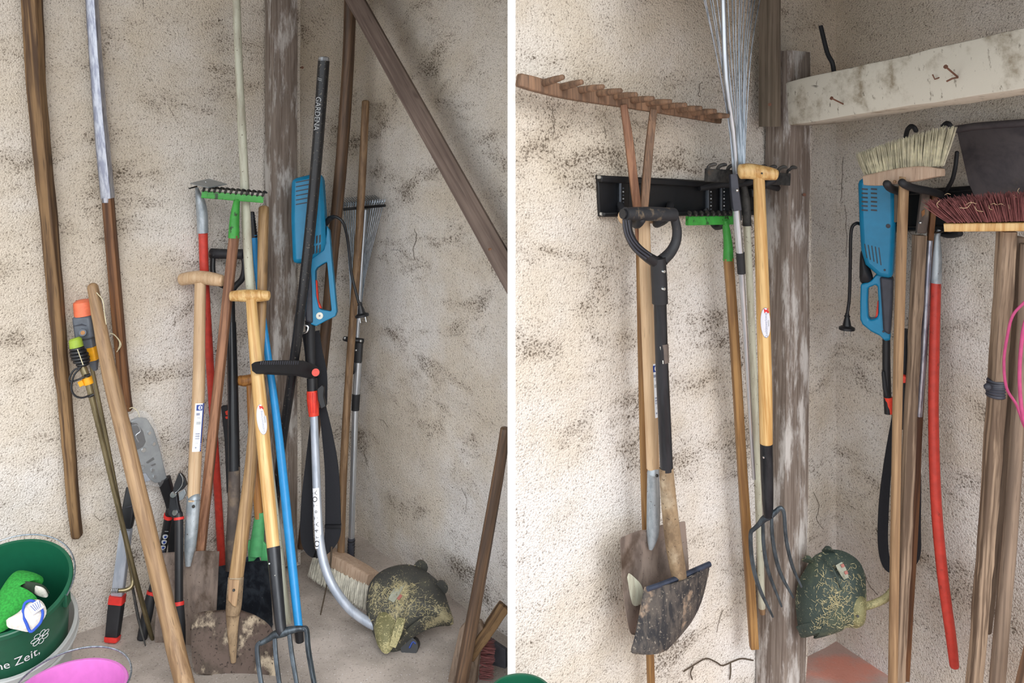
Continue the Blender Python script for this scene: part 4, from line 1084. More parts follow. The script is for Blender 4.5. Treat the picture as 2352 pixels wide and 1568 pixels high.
# head and guard
hT, hB = P(945, 1296, 2.345), P(905, 1502, 2.175)
ph = tplane(hT, hB, (1, -.12, 0))
gd_g = pillow([(842, 1372), (850, 1338), (880, 1311), (925, 1298), (962, 1302), (1000, 1328), (1018, 1352), (1030, 1388), (1042, 1432), (1010, 1438), (978, 1447), (945, 1468), (918, 1496), (896, 1503), (872, 1484), (856, 1452), (842, 1410)], ph, .070, .03, 9, 3, ctr=(930, 1390))
gd = part('guard', gd_g, 'guard', o)
clippings(gd_g, ph, 420, 'clipping', gd, [(850, 1340, 925, 1470), (925, 1370, 1000, 1425), (880, 1340, 960, 1400)])
part('visor', ribbon([ph.hit(912, 1488, .012), ph.hit(945, 1452, .032), ph.hit(982, 1428, .032), ph.hit(1012, 1420, .022), ph.hit(1036, 1424, .0)], [.010, .015, .017, .016, .008], .003, (0, -.3, 1)), 'guard', gd)
part('ridge', tube(crom([ph.hit(985, 1318, .02), ph.hit(950, 1350, .062), ph.hit(930, 1395, .071), ph.hit(915, 1430, .062)], 5), [.003]*16, seg=8), 'guard', gd)
for x, y in ((966, 1298), (1012, 1345)):
    part('lug', tube([ph.hit(x, y+6, .02), ph.hit(x, y-2, .012)], [.020, .014], seg=12, dome=(0, .5)), 'guard', gd)
part('motor_foot', pillow([(858, 1440), (868, 1412), (890, 1396), (918, 1404), (922, 1440), (902, 1488), (884, 1501), (866, 1478)], ph, .030, .0, 6, 3, off=.036), 'guard_y', gd)
part('clip_plate', ribbon([ph.hit(922, 1420, .073), ph.hit(914, 1448, .072), ph.hit(902, 1484, .050)], [.010, .011, .008], .004), 'guard_y', gd)
lb = part('worn_label', ribbon([ph.hit(926, 1338, .064), ph.hit(912, 1358, .069), ph.hit(898, 1380, .068)], [.008, .011, .009], .0015, (1, 0, .2)), 'faded', gd)
part('label_print', ribbon([ph.hit(922, 1366, .0712), ph.hit(914, 1376, .0714)], [.004, .004], .0012, (1, 0, .2), 1), 'faded_red', lb)
part('spool', tube([ph.hit(946, 1482, -.02), ph.hit(940, 1486, .012)], .022, seg=16), 'black', o)
part('cutting_line', tube(crom([ph.hit(940, 1488, .014), ph.hit(948, 1474, .016), ph.hit(955, 1478, .014)], 4), .0025, seg=6), 'print_blue', o)

# bottom right of the left bay: broom head, poles, slate
o = thing('red_broom', 'broom block with dark red bristles standing beside the dividing wall, left bay', 'broom', P(1062, 1610, 1.985), P(1090, 1420, 2.02))
pb = Pln(P(1085, 1480, 2.06), V((-.25, -1, .1)))
part('head_block', pslab([(1076, 1420), (1104, 1424), (1112, 1440), (1098, 1530), (1090, 1625), (1020, 1625), (1034, 1545), (1058, 1440)], pb, .012), 'w_grey', o, bev=.004)
q0, q1 = pb.hit(1106, 1475, -.02), pb.hit(1096, 1620, -.02)
tufts(o, q0, q1, 8, V((1, .1, -.1)), .035, 'bristle_r', 26, .007, .012, .0011)
s = [(1161, 985, 2.03, 24), (1148, 1070, 2.03, 26), (1120, 1230, 2.025, 28), (1086, 1420, 2.015, 30), (1052, 1605, 2.0, 32)]
o = thing('wooden_pole', 'dark round pole leaning on the dividing wall at the right of the left bay', 'pole', P(*s[-1][:3]), P(*s[0][:3]))
part('shaft', rod(s, 4, seg=14, dome=(.4, .2), rwob=.015), 'w_dark', o)
s = [(1158, 1391, 2.075, 28), (1130, 1432, 2.065, 28), (1100, 1478, 2.045, 24), (1082, 1510, 2.038, 18)]
o = thing('wooden_stick', 'short slanting weathered stick resting on the red broom block', 'stick', P(*s[-1][:3]), P(*s[0][:3]))
part('shaft', rod(s, 4, prof=SQ, wob=.001, rwob=.04, dome=(.2, .5)), 'w_driftwood', o)
pp = Pln(P(1145, 1520, 2.12), V((-.5, -1, .05)))
single('slate_panel', pslab([(1122, 1462), (1163, 1490), (1164, 1600), (1112, 1600)], pp, .006), 'slate', 'dark grey slate panel leaning in the lower right corner of the left bay', 'panel', FL(1140, 1595), bev=.002)

# buckets
def proj(p): return (CX+F*p.x/p.y, HY-F*(p.z-CH)/p.y)
class Cone:
    def __init__(s, C, u, r0, r1, H):
        s.C = V(C); s.u = V(u).normalized(); s.r0, s.r1, s.H = r0, r1, H
        e = V((1, 0, 0)); s.e1 = (e-s.u*e.dot(s.u)).normalized(); s.e2 = s.u.cross(s.e1)
    def m(s, th, h, e=0.0):
        r = s.r0+(s.r1-s.r0)*h/s.H+e
        return s.C-s.u*h+(s.e1*math.cos(th)+s.e2*math.sin(th))*r
    def find(s, px, py):
        best = None
        for i in range(-170, 10, 2):
            for k in range(1, 60):
                th = math.radians(i); h = s.H*k/60; x, y = proj(s.m(th, h)); d = (x-px)**2+(y-py)**2
                if best is None or d < best[0]: best = (d, th, h)
        return best[1], best[2]
    def shell(s, t=.003, lipr=.006, liph=.012):
        H, r0, r1 = s.H, s.r0, s.r1
        pr_ = [(1e-4, -H), (r1, -H), (r0, -liph-.002), (r0+lipr, -liph), (r0+lipr, -.002), (r0+lipr-.002, 0), (r0-t+.001, 0), (r0-t, -.004), (r1-t, -H+t), (1e-4, -H+t)]
        return lathe(s.C, s.u, pr_, 64)
    def wrap(s, geo, th0, h0, e=.001):
        g = G(); r = s.r0+(s.r1-s.r0)*h0/s.H
        g.v = [s.m(th0+x/r, h0-y, e) for x, y in geo[0]]; g.f = list(geo[1]); return g
bc = Cone((-1.090, 1.88, .318), (.10, -.36, .93), .122, .098, .235)
o = thing('green_bucket', 'dark green bucket with white lettering and a glove inside, lower left', 'bucket', bc.C-bc.u*bc.H, bc.C)
bd = part('body', bc.shell(), 'bucket', o)
th, h = bc.find(41, 1514)
part('lettering', bc.wrap((lambda t_: ([(x*.72, y) for x, y in t_[0]], t_[1]))(text2d('ne Zeit,', .036)), th, h, .0035), 'white', bd)
th, h = bc.find(92, 1462)
fl = G()
for k in range(7):
    a = k*math.tau/7+.3
    loop = [(.016*math.cos(a)*q*1.0+w_*.006*-math.sin(a), .016*math.sin(a)*q+w_*.006*math.cos(a)) for q, w_ in ((.2, 0), (.6, .8), (1.0, .7), (1.15, 0), (1.0, -.7), (.6, -.8))]
    pts = [bc.m(th+x/.11, h-y, .0028) for x, y in crom(loop+[loop[0]], 3)]
    fl += tube(pts[:-1], .0007, seg=4, closed=True)
part('flower_print', fl, 'white', bd)
an = [bc.m(math.radians(a), .004, .010) for a in range(-4, 176, 6)]
an = [p+bc.u*(.012*math.sin(math.radians(i*6))) for i, p in enumerate(an)]
part('bail', tube(an, .0018, seg=7), 'wire', o)
part('ear', obox(bc.m(math.radians(0), .022, .004), bc.e2, bc.u, bc.e1, .010, .020, .006), 'bucket', o, bev=.003)
mc = Cone(bc.C-bc.u*.128, bc.u, .122, .104, .145)
o = thing('clear_bucket', 'milky translucent bucket nested under the dark green one', 'bucket', mc.C-mc.u*mc.H, mc.C)
part('body', mc.shell(.002, .007, .016), 'milky', o)
part('rim_rib', lathe(mc.C-mc.u*.026, mc.u, [(.124, .002), (.129, .002), (.129, -.002), (.124, -.002)], 64), 'milky', o)
gp = Pln(bc.C-bc.u*.05, bc.u)
o = thing('work_glove', 'bright green work glove with blue-edged white cuff, in the dark green bucket', 'glove', gp.hit(40, 1390))
part('palm', pillow([(-30, 1440), (-10, 1375), (20, 1328), (45, 1312), (78, 1316), (97, 1324), (98, 1338), (75, 1346), (52, 1347), (60, 1372), (90, 1382), (60, 1412), (20, 1442), (-10, 1455)], gp, .03, .012, 6, 3), 'glove', o)
part('thumb', pillow([(44, 1346), (70, 1350), (108, 1356), (112, 1363), (85, 1364), (55, 1362)], gp, .026, .004, 5, 3, off=.008), 'gdark', o)
part('finger_tip', pillow([(72, 1354), (108, 1362), (106, 1372), (84, 1366)], gp, .022, .004, 4, 3, off=.01), 'cuff', o)
gq = Pln(bc.m(math.radians(-60), .0, .0), (bc.u+V((0, -.5, 0))).normalized())
cf = part('cuff', pillow([(14, 1424), (38, 1410), (56, 1394), (78, 1377), (96, 1380), (107, 1402), (98, 1425), (72, 1450), (40, 1446), (18, 1440)], gq, .016, .010, 5, 3, off=.006), 'cuff', o)
part('blue_edge', tube(crom([gq.hit(a, b, .020) for a, b in ((53, 1400), (58, 1384), (73, 1379), (88, 1388), (98, 1404), (95, 1425), (84, 1440), (70, 1450), (61, 1432), (54, 1416))], 4)[:-1], .0028, seg=7, closed=True), 'cuffblue', cf)
sl_ = part('care_label', pslab([(72, 1402), (96, 1388), (110, 1404), (84, 1422)], gq, .027, -.024), 'white', cf)
for k in range(5):
    part('label_print', pslab([(78+k*5, 1402-k*3), (90+k*3, 1414-k*2), (91+k*3, 1413-k*2), (79+k*5, 1401-k*3)], gq, .0275, -.027), 'print_blue', sl_)
pc = Cone(P(160, 1584, 1.62), (0, 0, 1), .096, .078, P(160, 1584, 1.62).z-.002)
o = thing('pink_bucket', 'pink bucket with wire handle at the bottom left edge', 'bucket', (pc.C.x, pc.C.y, 0), pc.C)
part('body', pc.shell(.003, .005, .010), 'pink', o)
part('bail', tube([pc.m(math.radians(a), -.004-.012*math.sin(math.radians(a)), .006+.006*math.sin(math.radians(a))) for a in range(-2, 184, 6)], .0019, seg=7), 'wire', o)
for a in (0, 180): part('ear', obox(pc.m(math.radians(a), .012, .004), V((0, 1, 0)), V((0, 0, 1)), V((1, 0, 0)), .008, .012, .005), 'pink', o, bev=.002)
zc = P(1196, 1590, 1.50)
gc = Cone(zc, (0, 0, 1), .052, .044, zc.z-.002)
o = thing('green_bucket', 'small green bucket rim at the bottom beside the white wall edge', 'bucket', (zc.x, zc.y, 0), zc)
part('body', gc.shell(.003, .004, .008), 'bucket', o)

# ------------------------------------------------------------------ right bay, back wall
def Cc(px, py, off, wd): return (px, py, WC.Y(px, off), wd)
def Dd(px, py, off, wd): return (px, py, WD.Y(px, off), wd)
# black tool rack
pk = Pln(WC.p(1500, 450, .006), WC.n)
o = thing('tool_rack', 'black metal tool rack screwed to the back wall, right bay', 'rack', WC.p(1530, 497, .006))
part('back_plate', pslab([(1370, 402), (1560, 411), (1748, 424), (1748, 492), (1690, 494), (1376, 497)], pk, .004, .008), 'rack', o, bev=.001)
part('rail', pslab([(1369, 402), (1748, 423), (1748, 435), (1371, 418)], pk, .016, .0), 'rack', o, bev=.003)
part('rail', pslab([(1376, 486), (1748, 482), (1748, 493), (1376, 497)], pk, .016, .0), 'rack', o, bev=.003)
for x0, x1 in ((1415, 1436), (1616, 1630), (1646, 1668)):
    s_ = part('bracket', pslab([(x0, 418), (x1, 419), (x1, 487), (x0, 488)], pk, .012, .0), 'rack', o, bev=.002)
    part('bracket_edge', pslab([(x0, 418), (x0+2, 418), (x0+2, 487), (x0, 487)], pk, .014, .0), 'grey', s_)
    for k in range(7):
        part('slot_hole', pslab([(x0+6, 430+k*8), (x0+9, 430+k*8), (x0+9, 433+k*8), (x0+6, 433+k*8)], pk, .0128, -.011), 'print_pale' if k % 2 else 'grey', s_)
for x, y in ((1376, 407), (1382, 491)): part('screw', disc(pk, x, y, 4, .003, .017, 12), 'chrome', o)
def hook(pk_, pix, offs, wd, mat='black_matt', par=None):
    q = [pk_.hit(a, b, c) for (a, b), c in zip(pix, offs)]
    return part('hook', tube(crom(q, 5), Rp(wd, q[0].y), seg=10, dome=(0, .8)), mat, par)
hook(pk, [(1425, 470), (1440, 500), (1462, 516), (1474, 505)], (.01, .06, .13, .15), 17, par=o)
hook(pk, [(1540, 470), (1530, 502), (1508, 514), (1522, 502)], (.01, .06, .12, .14), 17, par=o)
hook(pk, [(1606, 432), (1660, 424), (1715, 420), (1738, 410)], (.01, .03, .075, .09), 15, par=o)
hook(pk, [(1800, 436), (1780, 430), (1760, 424), (1776, 414)], (.02, .05, .08, .09), 15, par=o)
hook(pk, [(1620, 480), (1640, 518), (1655, 520), (1660, 512)], (.01, .03, .05, .06), 13, par=o)
part('plastic_end', pslab([(1705, 432), (1722, 432), (1722, 452), (1706, 452)], pk, .03, -.01), 'black', o, bev=.003)

# wooden hay rake
def at_c(px, py, off): return WC.p(px, py, off)
o = thing('hay_rake', 'old wooden hay rake with a long peg-toothed bar and forked handle, right bay', 'rake', at_c(1494, 1600, .05), at_c(1430, 240, .05))
pts = crom([at_c(1192, 184, .05), at_c(1300, 212, .05), at_c(1430, 233, .05), at_c(1540, 252, .05), at_c(1652, 273, .05)], 4)
part('tooth_bar', tube(pts, [Rp(34-12*i/(len(pts)-1), p[1])*(.9 if i == 0 else 1) for i, p in enumerate(pts)], side=(0, 0, 1), prof=SQ, flat=.7, dome=(.25, .25)), 'w_rake', o)
bs = [(1247, 191), (1289, 200), (1331, 207), (1372, 215), (1411, 222), (1450, 230), (1486, 237), (1521, 245), (1556, 252), (1589, 259), (1620, 265)]
tps = [(1293, 177), (1336, 188), (1385, 199), (1426, 208), (1461, 217), (1500, 226), (1540, 233), (1575, 241), (1610, 248), (1643, 255), (1672, 266)]
for (x, y), (x1, y1) in zip(bs, tps):
    a_, b_ = at_c(x, y, .055), at_c(x1, y1, .115)
    part('peg_tooth', tube([a_, a_+(b_-a_)*.6, b_], [.0075, .0068, .005], seg=10, dome=(0, .4)), 'w_rake', o)
part('fork_arm', rod([Cc(1432, 240, .06, 15), Cc(1444, 320, .062, 19), Cc(1456, 420, .062, 19), Cc(1466, 500, .06, 18), Cc(1470, 570, .055, 18)], 4, prof=SQ), 'w_redbrown', o)
part('fork_arm', rod([Cc(1501, 252, .06, 16), Cc(1492, 330, .062, 18), Cc(1483, 430, .062, 19), Cc(1477, 500, .06, 18), Cc(1472, 570, .055, 18)], 4, prof=SQ), 'w_rake', o)
part('shaft', rod([Cc(1470, 545, .055, 20), Cc(1474, 800, .05, 19), Cc(1480, 1100, .045, 18), Cc(1488, 1350, .045, 18), Cc(1497, 1620, .045, 19)], 4, seg=14), 'w_thin', o)

# spade with beech handle
pT, pB = at_c(1482, 495, .105), at_c(1490, 1460, .075)
o = thing('garden_spade', 'pale beech T-handled spade with sticker hanging on the black rack, right bay', 'spade', pB, pT)
pl = tplane(pT, pB, WC.d)
tbar(pl, [(1430, 498, 32), (1455, 498, 32), (1482, 498, 30), (1520, 500, 28)], 'w_pale', o)
part('shaft', prod(pl, [(1480, 505, 26), (1482, 600, 28), (1490, 800, 31), (1496, 960, 30), (1500, 1075, 30)], 4, seg=16), 'w_pale', o)
sticker(o, hp(1494, 828), hp(1500, 956), Rp(31, 1.77), .12, 1.2, .02, .98)
part('socket', prod(pl, [(1500, 1085, 27), (1501, 1150, 31), (1500, 1215, 30), (1497, 1245, 20), (1494, 1262, 8)], 3, off=.002, seg=16, flat=.8), 'galv', o)
part('socket_notch', prod(pl, [(1508, 1062, 6), (1503, 1076, 26), (1500, 1090, 29)], 2, off=.003, seg=14), 'galv', o)
part('rivet', disc(pl, 1509, 1092, 3.5, .002, .016, 10), 'iron', o)
bl = part('blade', rowsheet([((1427, 1236), (1574, 1198)), ((1426, 1250), (1575, 1210)), ((1430, 1330), (1582, 1300)), ((1437, 1400), (1580, 1390)), ((1447, 1450), (1560, 1450)), ((1456, 1458), (1545, 1462))], pl, lambda u, v: -.010*(1-u*u)+.010*math.exp(-(u*6)**2)*max(0, 1-v*2.2), 14, 4, .0025), 'spade', o)
part('dried_mud', pillow([(1438, 1322), (1445, 1316), (1462, 1330), (1474, 1345), (1480, 1372), (1470, 1388), (1455, 1390), (1448, 1370)], pl, .004, .002, 4, 3, off=-.004), 'palepole', bl)

# black D-grip shovel
pT, pB = at_c(1500, 490, .155), at_c(1550, 1500, .12)
o = thing('digging_shovel', 'muddy D-grip shovel hung in front of the beech spade, right bay', 'shovel', pB, pT)
pl = tplane(pT, pB, WC.d)
g1 = part('d_grip', prod(pl, [(1436, 491, 31), (1495, 491, 33), (1548, 493, 31)], 3, seg=18), 'dirty_black', o)
part('grip_bore', tube([hp(1433, 491, -.002), hp(1429.5, 491, -.002)], .0095, seg=14), 'black', g1)
part('grip_arm', prod(pl, [(1440, 500, 22), (1443, 532, 22), (1457, 562, 23), (1482, 586, 25), (1506, 602, 28)], 5, seg=12, flat=.9), 'black', o)
for k in range(3):
    part('arm_rib', prod(pl, [(1431+k*6, 505, 4), (1438+k*6, 540, 4), (1457+k*6, 572-k*3, 4), (1484+k*6, 594-k*4, 4)], 4, off=.011, seg=6), 'dgrey', g1)
part('grip_arm', prod(pl, [(1549, 498, 20), (1555, 530, 22), (1552, 556, 23), (1540, 579, 25), (1521, 598, 28)], 5, seg=12, flat=.9), 'dirty_black', o)
gs = part('grip_socket', prod(pl, [(1511, 592, 36), (1514, 640, 37), (1516, 696, 37)], 3, seg=18), 'black', o)
for y in (623, 663): part('rivet', disc(pl, 1524, y, 4, .003, .0165, 12), 'chrome', gs)
part('shaft', prod(pl, [(1516, 690, 30), (1520, 830, 30), (1526, 960, 30), (1531, 1080, 30)], 3, seg=18), 'scuffed_tube', o)
sf = Surf(hp(1520, 786), hp(1522, 832), Rp(30, 1.72))
wl = part('worn_label', sf.patch(-.75, 1.2, .02, .96, .0006), 'worn_socket', o)
part('label_remnant', sf.patch(-.6, -.2, .1, .3, .001, 3), 'ivory', wl)
part('label_remnant', sf.patch(-.55, .1, .78, .95, .001, 3), 'ivory', wl)
part('blade_socket', prod(pl, [(1530, 1074, 33), (1536, 1150, 36), (1546, 1240, 38), (1556, 1300, 37), (1564, 1345, 30)], 4, seg=16, flat=.85), 'mud_socket', o)
bl = part('blade', rowsheet([((1488, 1352), (1633, 1294)), ((1484, 1366), (1634, 1312)), ((1474, 1420), (1618, 1380)), ((1464, 1470), (1598, 1424)), ((1456, 1500), (1575, 1455)), ((1462, 1505), (1550, 1480))], pl, lambda u, v: .022*(1-u*u)*(1-.2*v)-.006, 16, 4, .003), 'muddy_blade', o)
part('blade_fold', prod(pl, [(1488, 1352, 12), (1520, 1341, 12), (1560, 1326, 13), (1600, 1308, 13), (1630, 1295, 13)], 3, off=.003, seg=8), 'blue_blade', bl)

# green rake
o = thing('bow_rake', 'green rake hooked on the rack with a long square handle, right bay', 'rake', at_c(1734, 1490, .05), at_c(1672, 505, .07))
part('shaft', rod([Cc(1673, 592, .07, 21), Cc(1688, 800, .065, 20), Cc(1705, 1080, .055, 20), Cc(1722, 1330, .05, 20), Cc(1732, 1486, .05, 19)], 4, prof=SQ), 'w_thin', o)
part('socket', rod([Cc(1673, 598, .07, 25), Cc(1672, 560, .07, 21), Cc(1668, 525, .07, 17), Cc(1664, 506, .07, 14)], 3, seg=14), 'green', o)
bowrake(o, ((1578, 507, WC.Y(1578, .07)), (1690, 505, WC.Y(1690, .07))), 0, 9, 1, 'rakeblack', 0, V((-.004, -.028, .006)), .0095)

# fan rake
o = thing('leaf_rake', 'steel fan leaf rake spreading upward above the rack, right bay', 'rake', at_c(1732, 1100, .07), at_c(1690, 100, .10))
for i in range(17):
    f = i/16
    tx = 1608+f*142
    wob_ = random.uniform(-3, 3)
    b0 = at_c(1684+f*26, 400, .10); mid = at_c(1672+f*42+wob_*.3, 280, .10); mid2 = at_c(1640+f*86+wob_, 110, .105); top = at_c(tx+wob_, -30, .11)
    part('tine', tube(crom([b0, mid, mid2, top], 4), .0013, seg=6), 'wire', o)
part('centre_tube', rod([Cc(1660, -30, .115, 13), Cc(1668, 180, .11, 13), Cc(1684, 300, .105, 12), Cc(1692, 400, .10, 11)], 3, seg=12), 'alu', o)
part('ferrule', rod([Cc(1684, 400, .112, 17), Cc(1687, 440, .115, 19), Cc(1692, 482, .115, 20)], 2, prof=SQ), 'dgrey', o)
part('ferrule_rivet', ball(at_c(1693, 437, .135), .0035), 'chrome', o)
part('pole_upper', rod([Cc(1690, 478, .115, 18), Cc(1700, 585, .112, 17)], 1, seg=14), 'alu', o)
part('lock_lever', rod([Cc(1699, 470, .12, 5), Cc(1701, 492, .12, 6), Cc(1702, 506, .12, 4)], 2, seg=8), 'black', o)
part('sleeve', rod([Cc(1700, 580, .112, 20), Cc(1703, 628, .11, 19)], 1, seg=14), 'black_matt', o)
part('pole_lower', rod([Cc(1703, 625, .11, 14), Cc(1714, 800, .098, 12), Cc(1726, 1010, .085, 9), Cc(1732, 1100, .08, 8)], 3, seg=12), 'alu', o)

# iron rake on the pale pole
o = thing('iron_rake', 'dark iron rake head on a pale green pole, behind the hanging digging fork', 'rake', at_c(1750, 1410, .05), at_c(1712, 400, .06))
part('socket', rod([Cc(1708, 425, .055, 14), Cc(1713, 455, .055, 18), Cc(1716, 518, .055, 21)], 2, seg=14), 'iron', o)
part('shaft', rod([Cc(1715, 505, .055, 17), Cc(1724, 700, .052, 16), Cc(1733, 900, .05, 16), Cc(1742, 1150, .05, 16), Cc(1750, 1395, .05, 16)], 4, seg=14, dome=(0, .5)), 'palepole', o)
part('end_plug', rod([Cc(1750, 1394, .05, 15), Cc(1751, 1408, .05, 14)], 1, seg=12, dome=(0, .4)), 'w_old', o)
part('head_bar', tube([at_c(1622, 402, .075), at_c(1700, 406, .075), at_c(1812, 412, .085)], .014, side=(0, 0, 1), prof=SQ, flat=.35), 'iron', o)
for i in range(9):
    x = 1625+i*23
    part('tooth', tube(crom([at_c(x, 400+i, .072), at_c(x+2, 384+i, .076), at_c(x+12, 378+i*.8, .083), at_c(x+22, 377+i*1.1, .09)], 3), [.0042]*8+[.0035, .002], seg=7), 'iron', o)

# digging fork
pT, pB = at_c(1742, 395, .15), at_c(1790, 1400, .12)
o = thing('digging_fork', 'digging fork with light ash T-handle hanging beside the post, right bay', 'fork', pB, pT)
pl = tplane(pT, pB, (1, -.2, 0))
tbar(pl, [(1700, 394, 34), (1720, 393, 36), (1745, 396, 35), (1770, 399, 30), (1784, 402, 24)], 'w_ash', o)
part('bar_plug', disc(pl, 1750, 398, 2.2, .002, .017, 8), 'iron', o)
part('shaft', prod(pl, [(1743, 405, 26), (1748, 560, 29), (1753, 720, 31), (1758, 900, 31), (1760, 1022, 29)], 4, seg=16), 'w_ash', o)
oval_sticker(o, hp(1753, 700), hp(1756, 772), Rp(31.5, 1.90), .25, .72, .48)
part('socket', prod(pl, [(1760, 1018, 29), (1762, 1100, 28), (1764, 1160, 24), (1764, 1186, 20)], 3, off=.001, seg=16), 'black_steel', o)
part('rivet', disc(pl, 1754, 1050, 2.4, .002, .0145, 10), 'chrome', o)
part('shoulder', prod(pl, [(1728, 1218, 9), (1742, 1205, 11), (1754, 1192, 15), (1768, 1184, 16), (1780, 1176, 12), (1792, 1166, 10), (1798, 1170, 9)], 4, seg=10), 'tine', o)
for tp_ in ([(1731, 1214, 9), (1724, 1228, 10), (1728, 1290, 10), (1744, 1350, 9), (1775, 1416, 5)], [(1752, 1196, 8), (1754, 1250, 9), (1764, 1310, 9), (1795, 1392, 5)], [(1772, 1184, 8), (1775, 1240, 9), (1790, 1310, 9), (1822, 1372, 5)], [(1794, 1165, 9), (1801, 1180, 9), (1806, 1240, 9), (1820, 1300, 8), (1841, 1347, 5)]):
    part('tine', prod(pl, tp_, 4, seg=8, dome=(0, .8)), 'tine', o)
# roots growing over the wall foot
for k, q in enumerate(([(1570, 1542), (1592, 1528), (1622, 1512), (1645, 1520), (1660, 1528), (1685, 1518), (1705, 1512), (1730, 1516)], [(1592, 1530), (1586, 1545), (1590, 1560)], [(1678, 1522), (1678, 1545), (1676, 1560)])):
    part_ = struct('root', tube(crom([WC.p(a, b, .004) for a, b in q], 4), .0016, seg=5), 'root', parent=wc)

# ------------------------------------------------------------------ right bay, right wall
def at_d(px, py, off): return WD.p(px, py, off)
pk = Pln(at_d(2150, 490, .006), WD.n)
o = thing('tool_rack', 'black metal tool rack with rubber hooks on the right wall', 'rack', at_d(2150, 530, .006))
part('back_plate', pslab([(2060, 438), (2352, 418), (2352, 524), (2060, 532)], pk, .004, .006), 'rack', o, bev=.001)
part('rail', pslab([(2060, 438), (2352, 418), (2352, 432), (2060, 450)], pk, .014, .0), 'rack', o, bev=.003)
part('rail', pslab([(2060, 520), (2352, 512), (2352, 524), (2060, 531)], pk, .014, .0), 'rack', o, bev=.003)
def hook2(pix, wd):
    q = [P(a, b, c) for a, b, c in pix]
    part('hook', tube(crom(q, 6), Rp(wd, q[0].y), seg=10, dome=(0, .8)), 'black_matt', o)
hook2([(2165, 448, 1.93), (2140, 440, 1.84), (2100, 432, 1.80), (2078, 424, 1.78), (2071, 418, 1.78)], 17)
hook2([(2075, 445, 2.0), (2060, 438, 1.88), (2045, 432, 1.82), (2037, 422, 1.80)], 17)
hook2([(2165, 448, 1.93), (2185, 418, 1.88), (2194, 385, 1.86), (2198, 350, 1.86)], 9)
hook2([(2160, 535, 1.93), (2180, 540, 1.88), (2205, 536, 1.84)], 14)
for nm, q in (('black hook curling over the broom bristles, nearer the corner', [(2080, 320, 2.0), (2084, 300, 1.98), (2092, 290, 1.96), (2100, 293, 1.95), (2104, 300, 1.95)]), ('black hook curling over the broom bristles, nearer the dark metal sheet', [(2163, 312, 1.92), (2166, 292, 1.90), (2174, 283, 1.89), (2181, 286, 1.88), (2185, 294, 1.88)])):
    qq = [at_d(q[0][0], q[0][1]+12, .0)]+[P(*z) for z in q]
    single('wall_hook', tube(crom(qq, 5), Rp(11, 1.93), seg=9, dome=(0, .8)), 'black_matt', nm, 'hook', qq[0])
ps = Pln(at_d(2270, 370, .05), (WD.n+V((0, 0, .12))))
o = thing('metal_sheet', 'dark sooty metal sheet with rolled edge leaning under the beam, right wall', 'sheet', ps.hit(2280, 455))
part('panel', pslab([(2198, 296), (2352, 284), (2440, 280), (2440, 450), (2240, 452), (2226, 420)], ps, .003), 'sheet', o, bev=.001)
part('rolled_edge', tube([ps.hit(2190, 298, .006), ps.hit(2240, 290, .006), ps.hit(2440, 276, .006)], .008, seg=10), 'sheet', o)

# broom with pale bristles up
pT, pB = P(2078, 400, 1.80), P(2056, 1620, 1.86)
o = thing('house_broom', 'broom hung bristles-up with straw-white bristles and long round handle, right bay', 'broom', pB, pT)
a_, b_ = P(1990, 415, 1.87), P(2168, 392, 1.74)
pts = crom([P(1986, 414, 1.872), P(2020, 411, 1.85), P(2075, 403, 1.81), P(2130, 396, 1.765), P(2166, 396, 1.735)], 4)
part('head_block', tube(pts, [Rp(w_, 1.8) for w_ in (22, 25, 27, 29, 31, 33, 34, 35, 36, 35, 34, 32, 29, 26, 22, 19, 16)], side=(0, 0, 1), prof=SQ, flat=.9), 'w_broom', o)
part('shaft', rod([(2077, 405, 1.80, 22), (2071, 560, 1.815, 23), (2064, 800, 1.83, 22), (2060, 1000, 1.84, 21), (2055, 1280, 1.85, 21), (2050, 1620, 1.86, 21)], 4, seg=14), 'w_oldpale', o)
part('dowel_plug', ball(P(2055, 417, 1.795), .0035), 'w_old', o)
a_, b_ = P(1994, 402, 1.872), P(2166, 380, 1.735)
tufts(o, a_, b_, 17, V((0, 0, 1)), .068, 'bristle_g', 40, .006, .009, .0010, .12, 2, V((0, .018, 0)), lenf=lambda f: .75+.45*f, dirf=lambda f, d: V((-.22+.45*f, 0, 1)))

# blue trimmer hung up
pT, pB = P(2015, 410, 1.99), P(2040, 900, 1.98)
o = thing('string_trimmer', 'turquoise electric string trimmer hung on the right wall behind broom handles', 'trimmer', P(2040, 1340, 1.97), pT)
pl = tplane(pT, pB, (1, -.5, 0)); TR = pl
hs = part('motor_housing', pslab([(1973, 412), (1985, 408), (2044, 414), (2058, 440), (2058, 500), (2056, 560), (2052, 636), (2020, 630), (1990, 604), (1980, 570), (1976, 500)], pl, .034), 'blue', o, bev=.010)
part('beige_panel', pslab([(2047, 436), (2066, 440), (2062, 508), (2046, 508)], pl, .030), 'old_board', hs, bev=.003)
for c in range(2):
    for i in range(6):
        x = 1982+c*21; y = 430+i*9.5
        part('cooling_slot', pslab([(x, y), (x+14, y+1), (x+14, y+4.5), (x, y+3.5)], pl, .0348, -.033), 'black' if i in (1, 2, 3) else 'dgrey', hs)
for i in range(5):
    x = 1988+i*8; part('vent', pslab([(x, 556+i*2), (x+2, 556+i*2), (x+7, 588+i*4), (x+5, 588+i*4)], pl, .0348, -.033), 'black' if i < 4 else 'dgrey', hs)
part('screw_hole', disc(pl, 2040, 519, 5, .001, .0345, 10), 'dgrey', hs)
part('screw_hole', disc(pl, 2032, 620, 2.5, .001, .0345, 10), 'dgrey', hs)
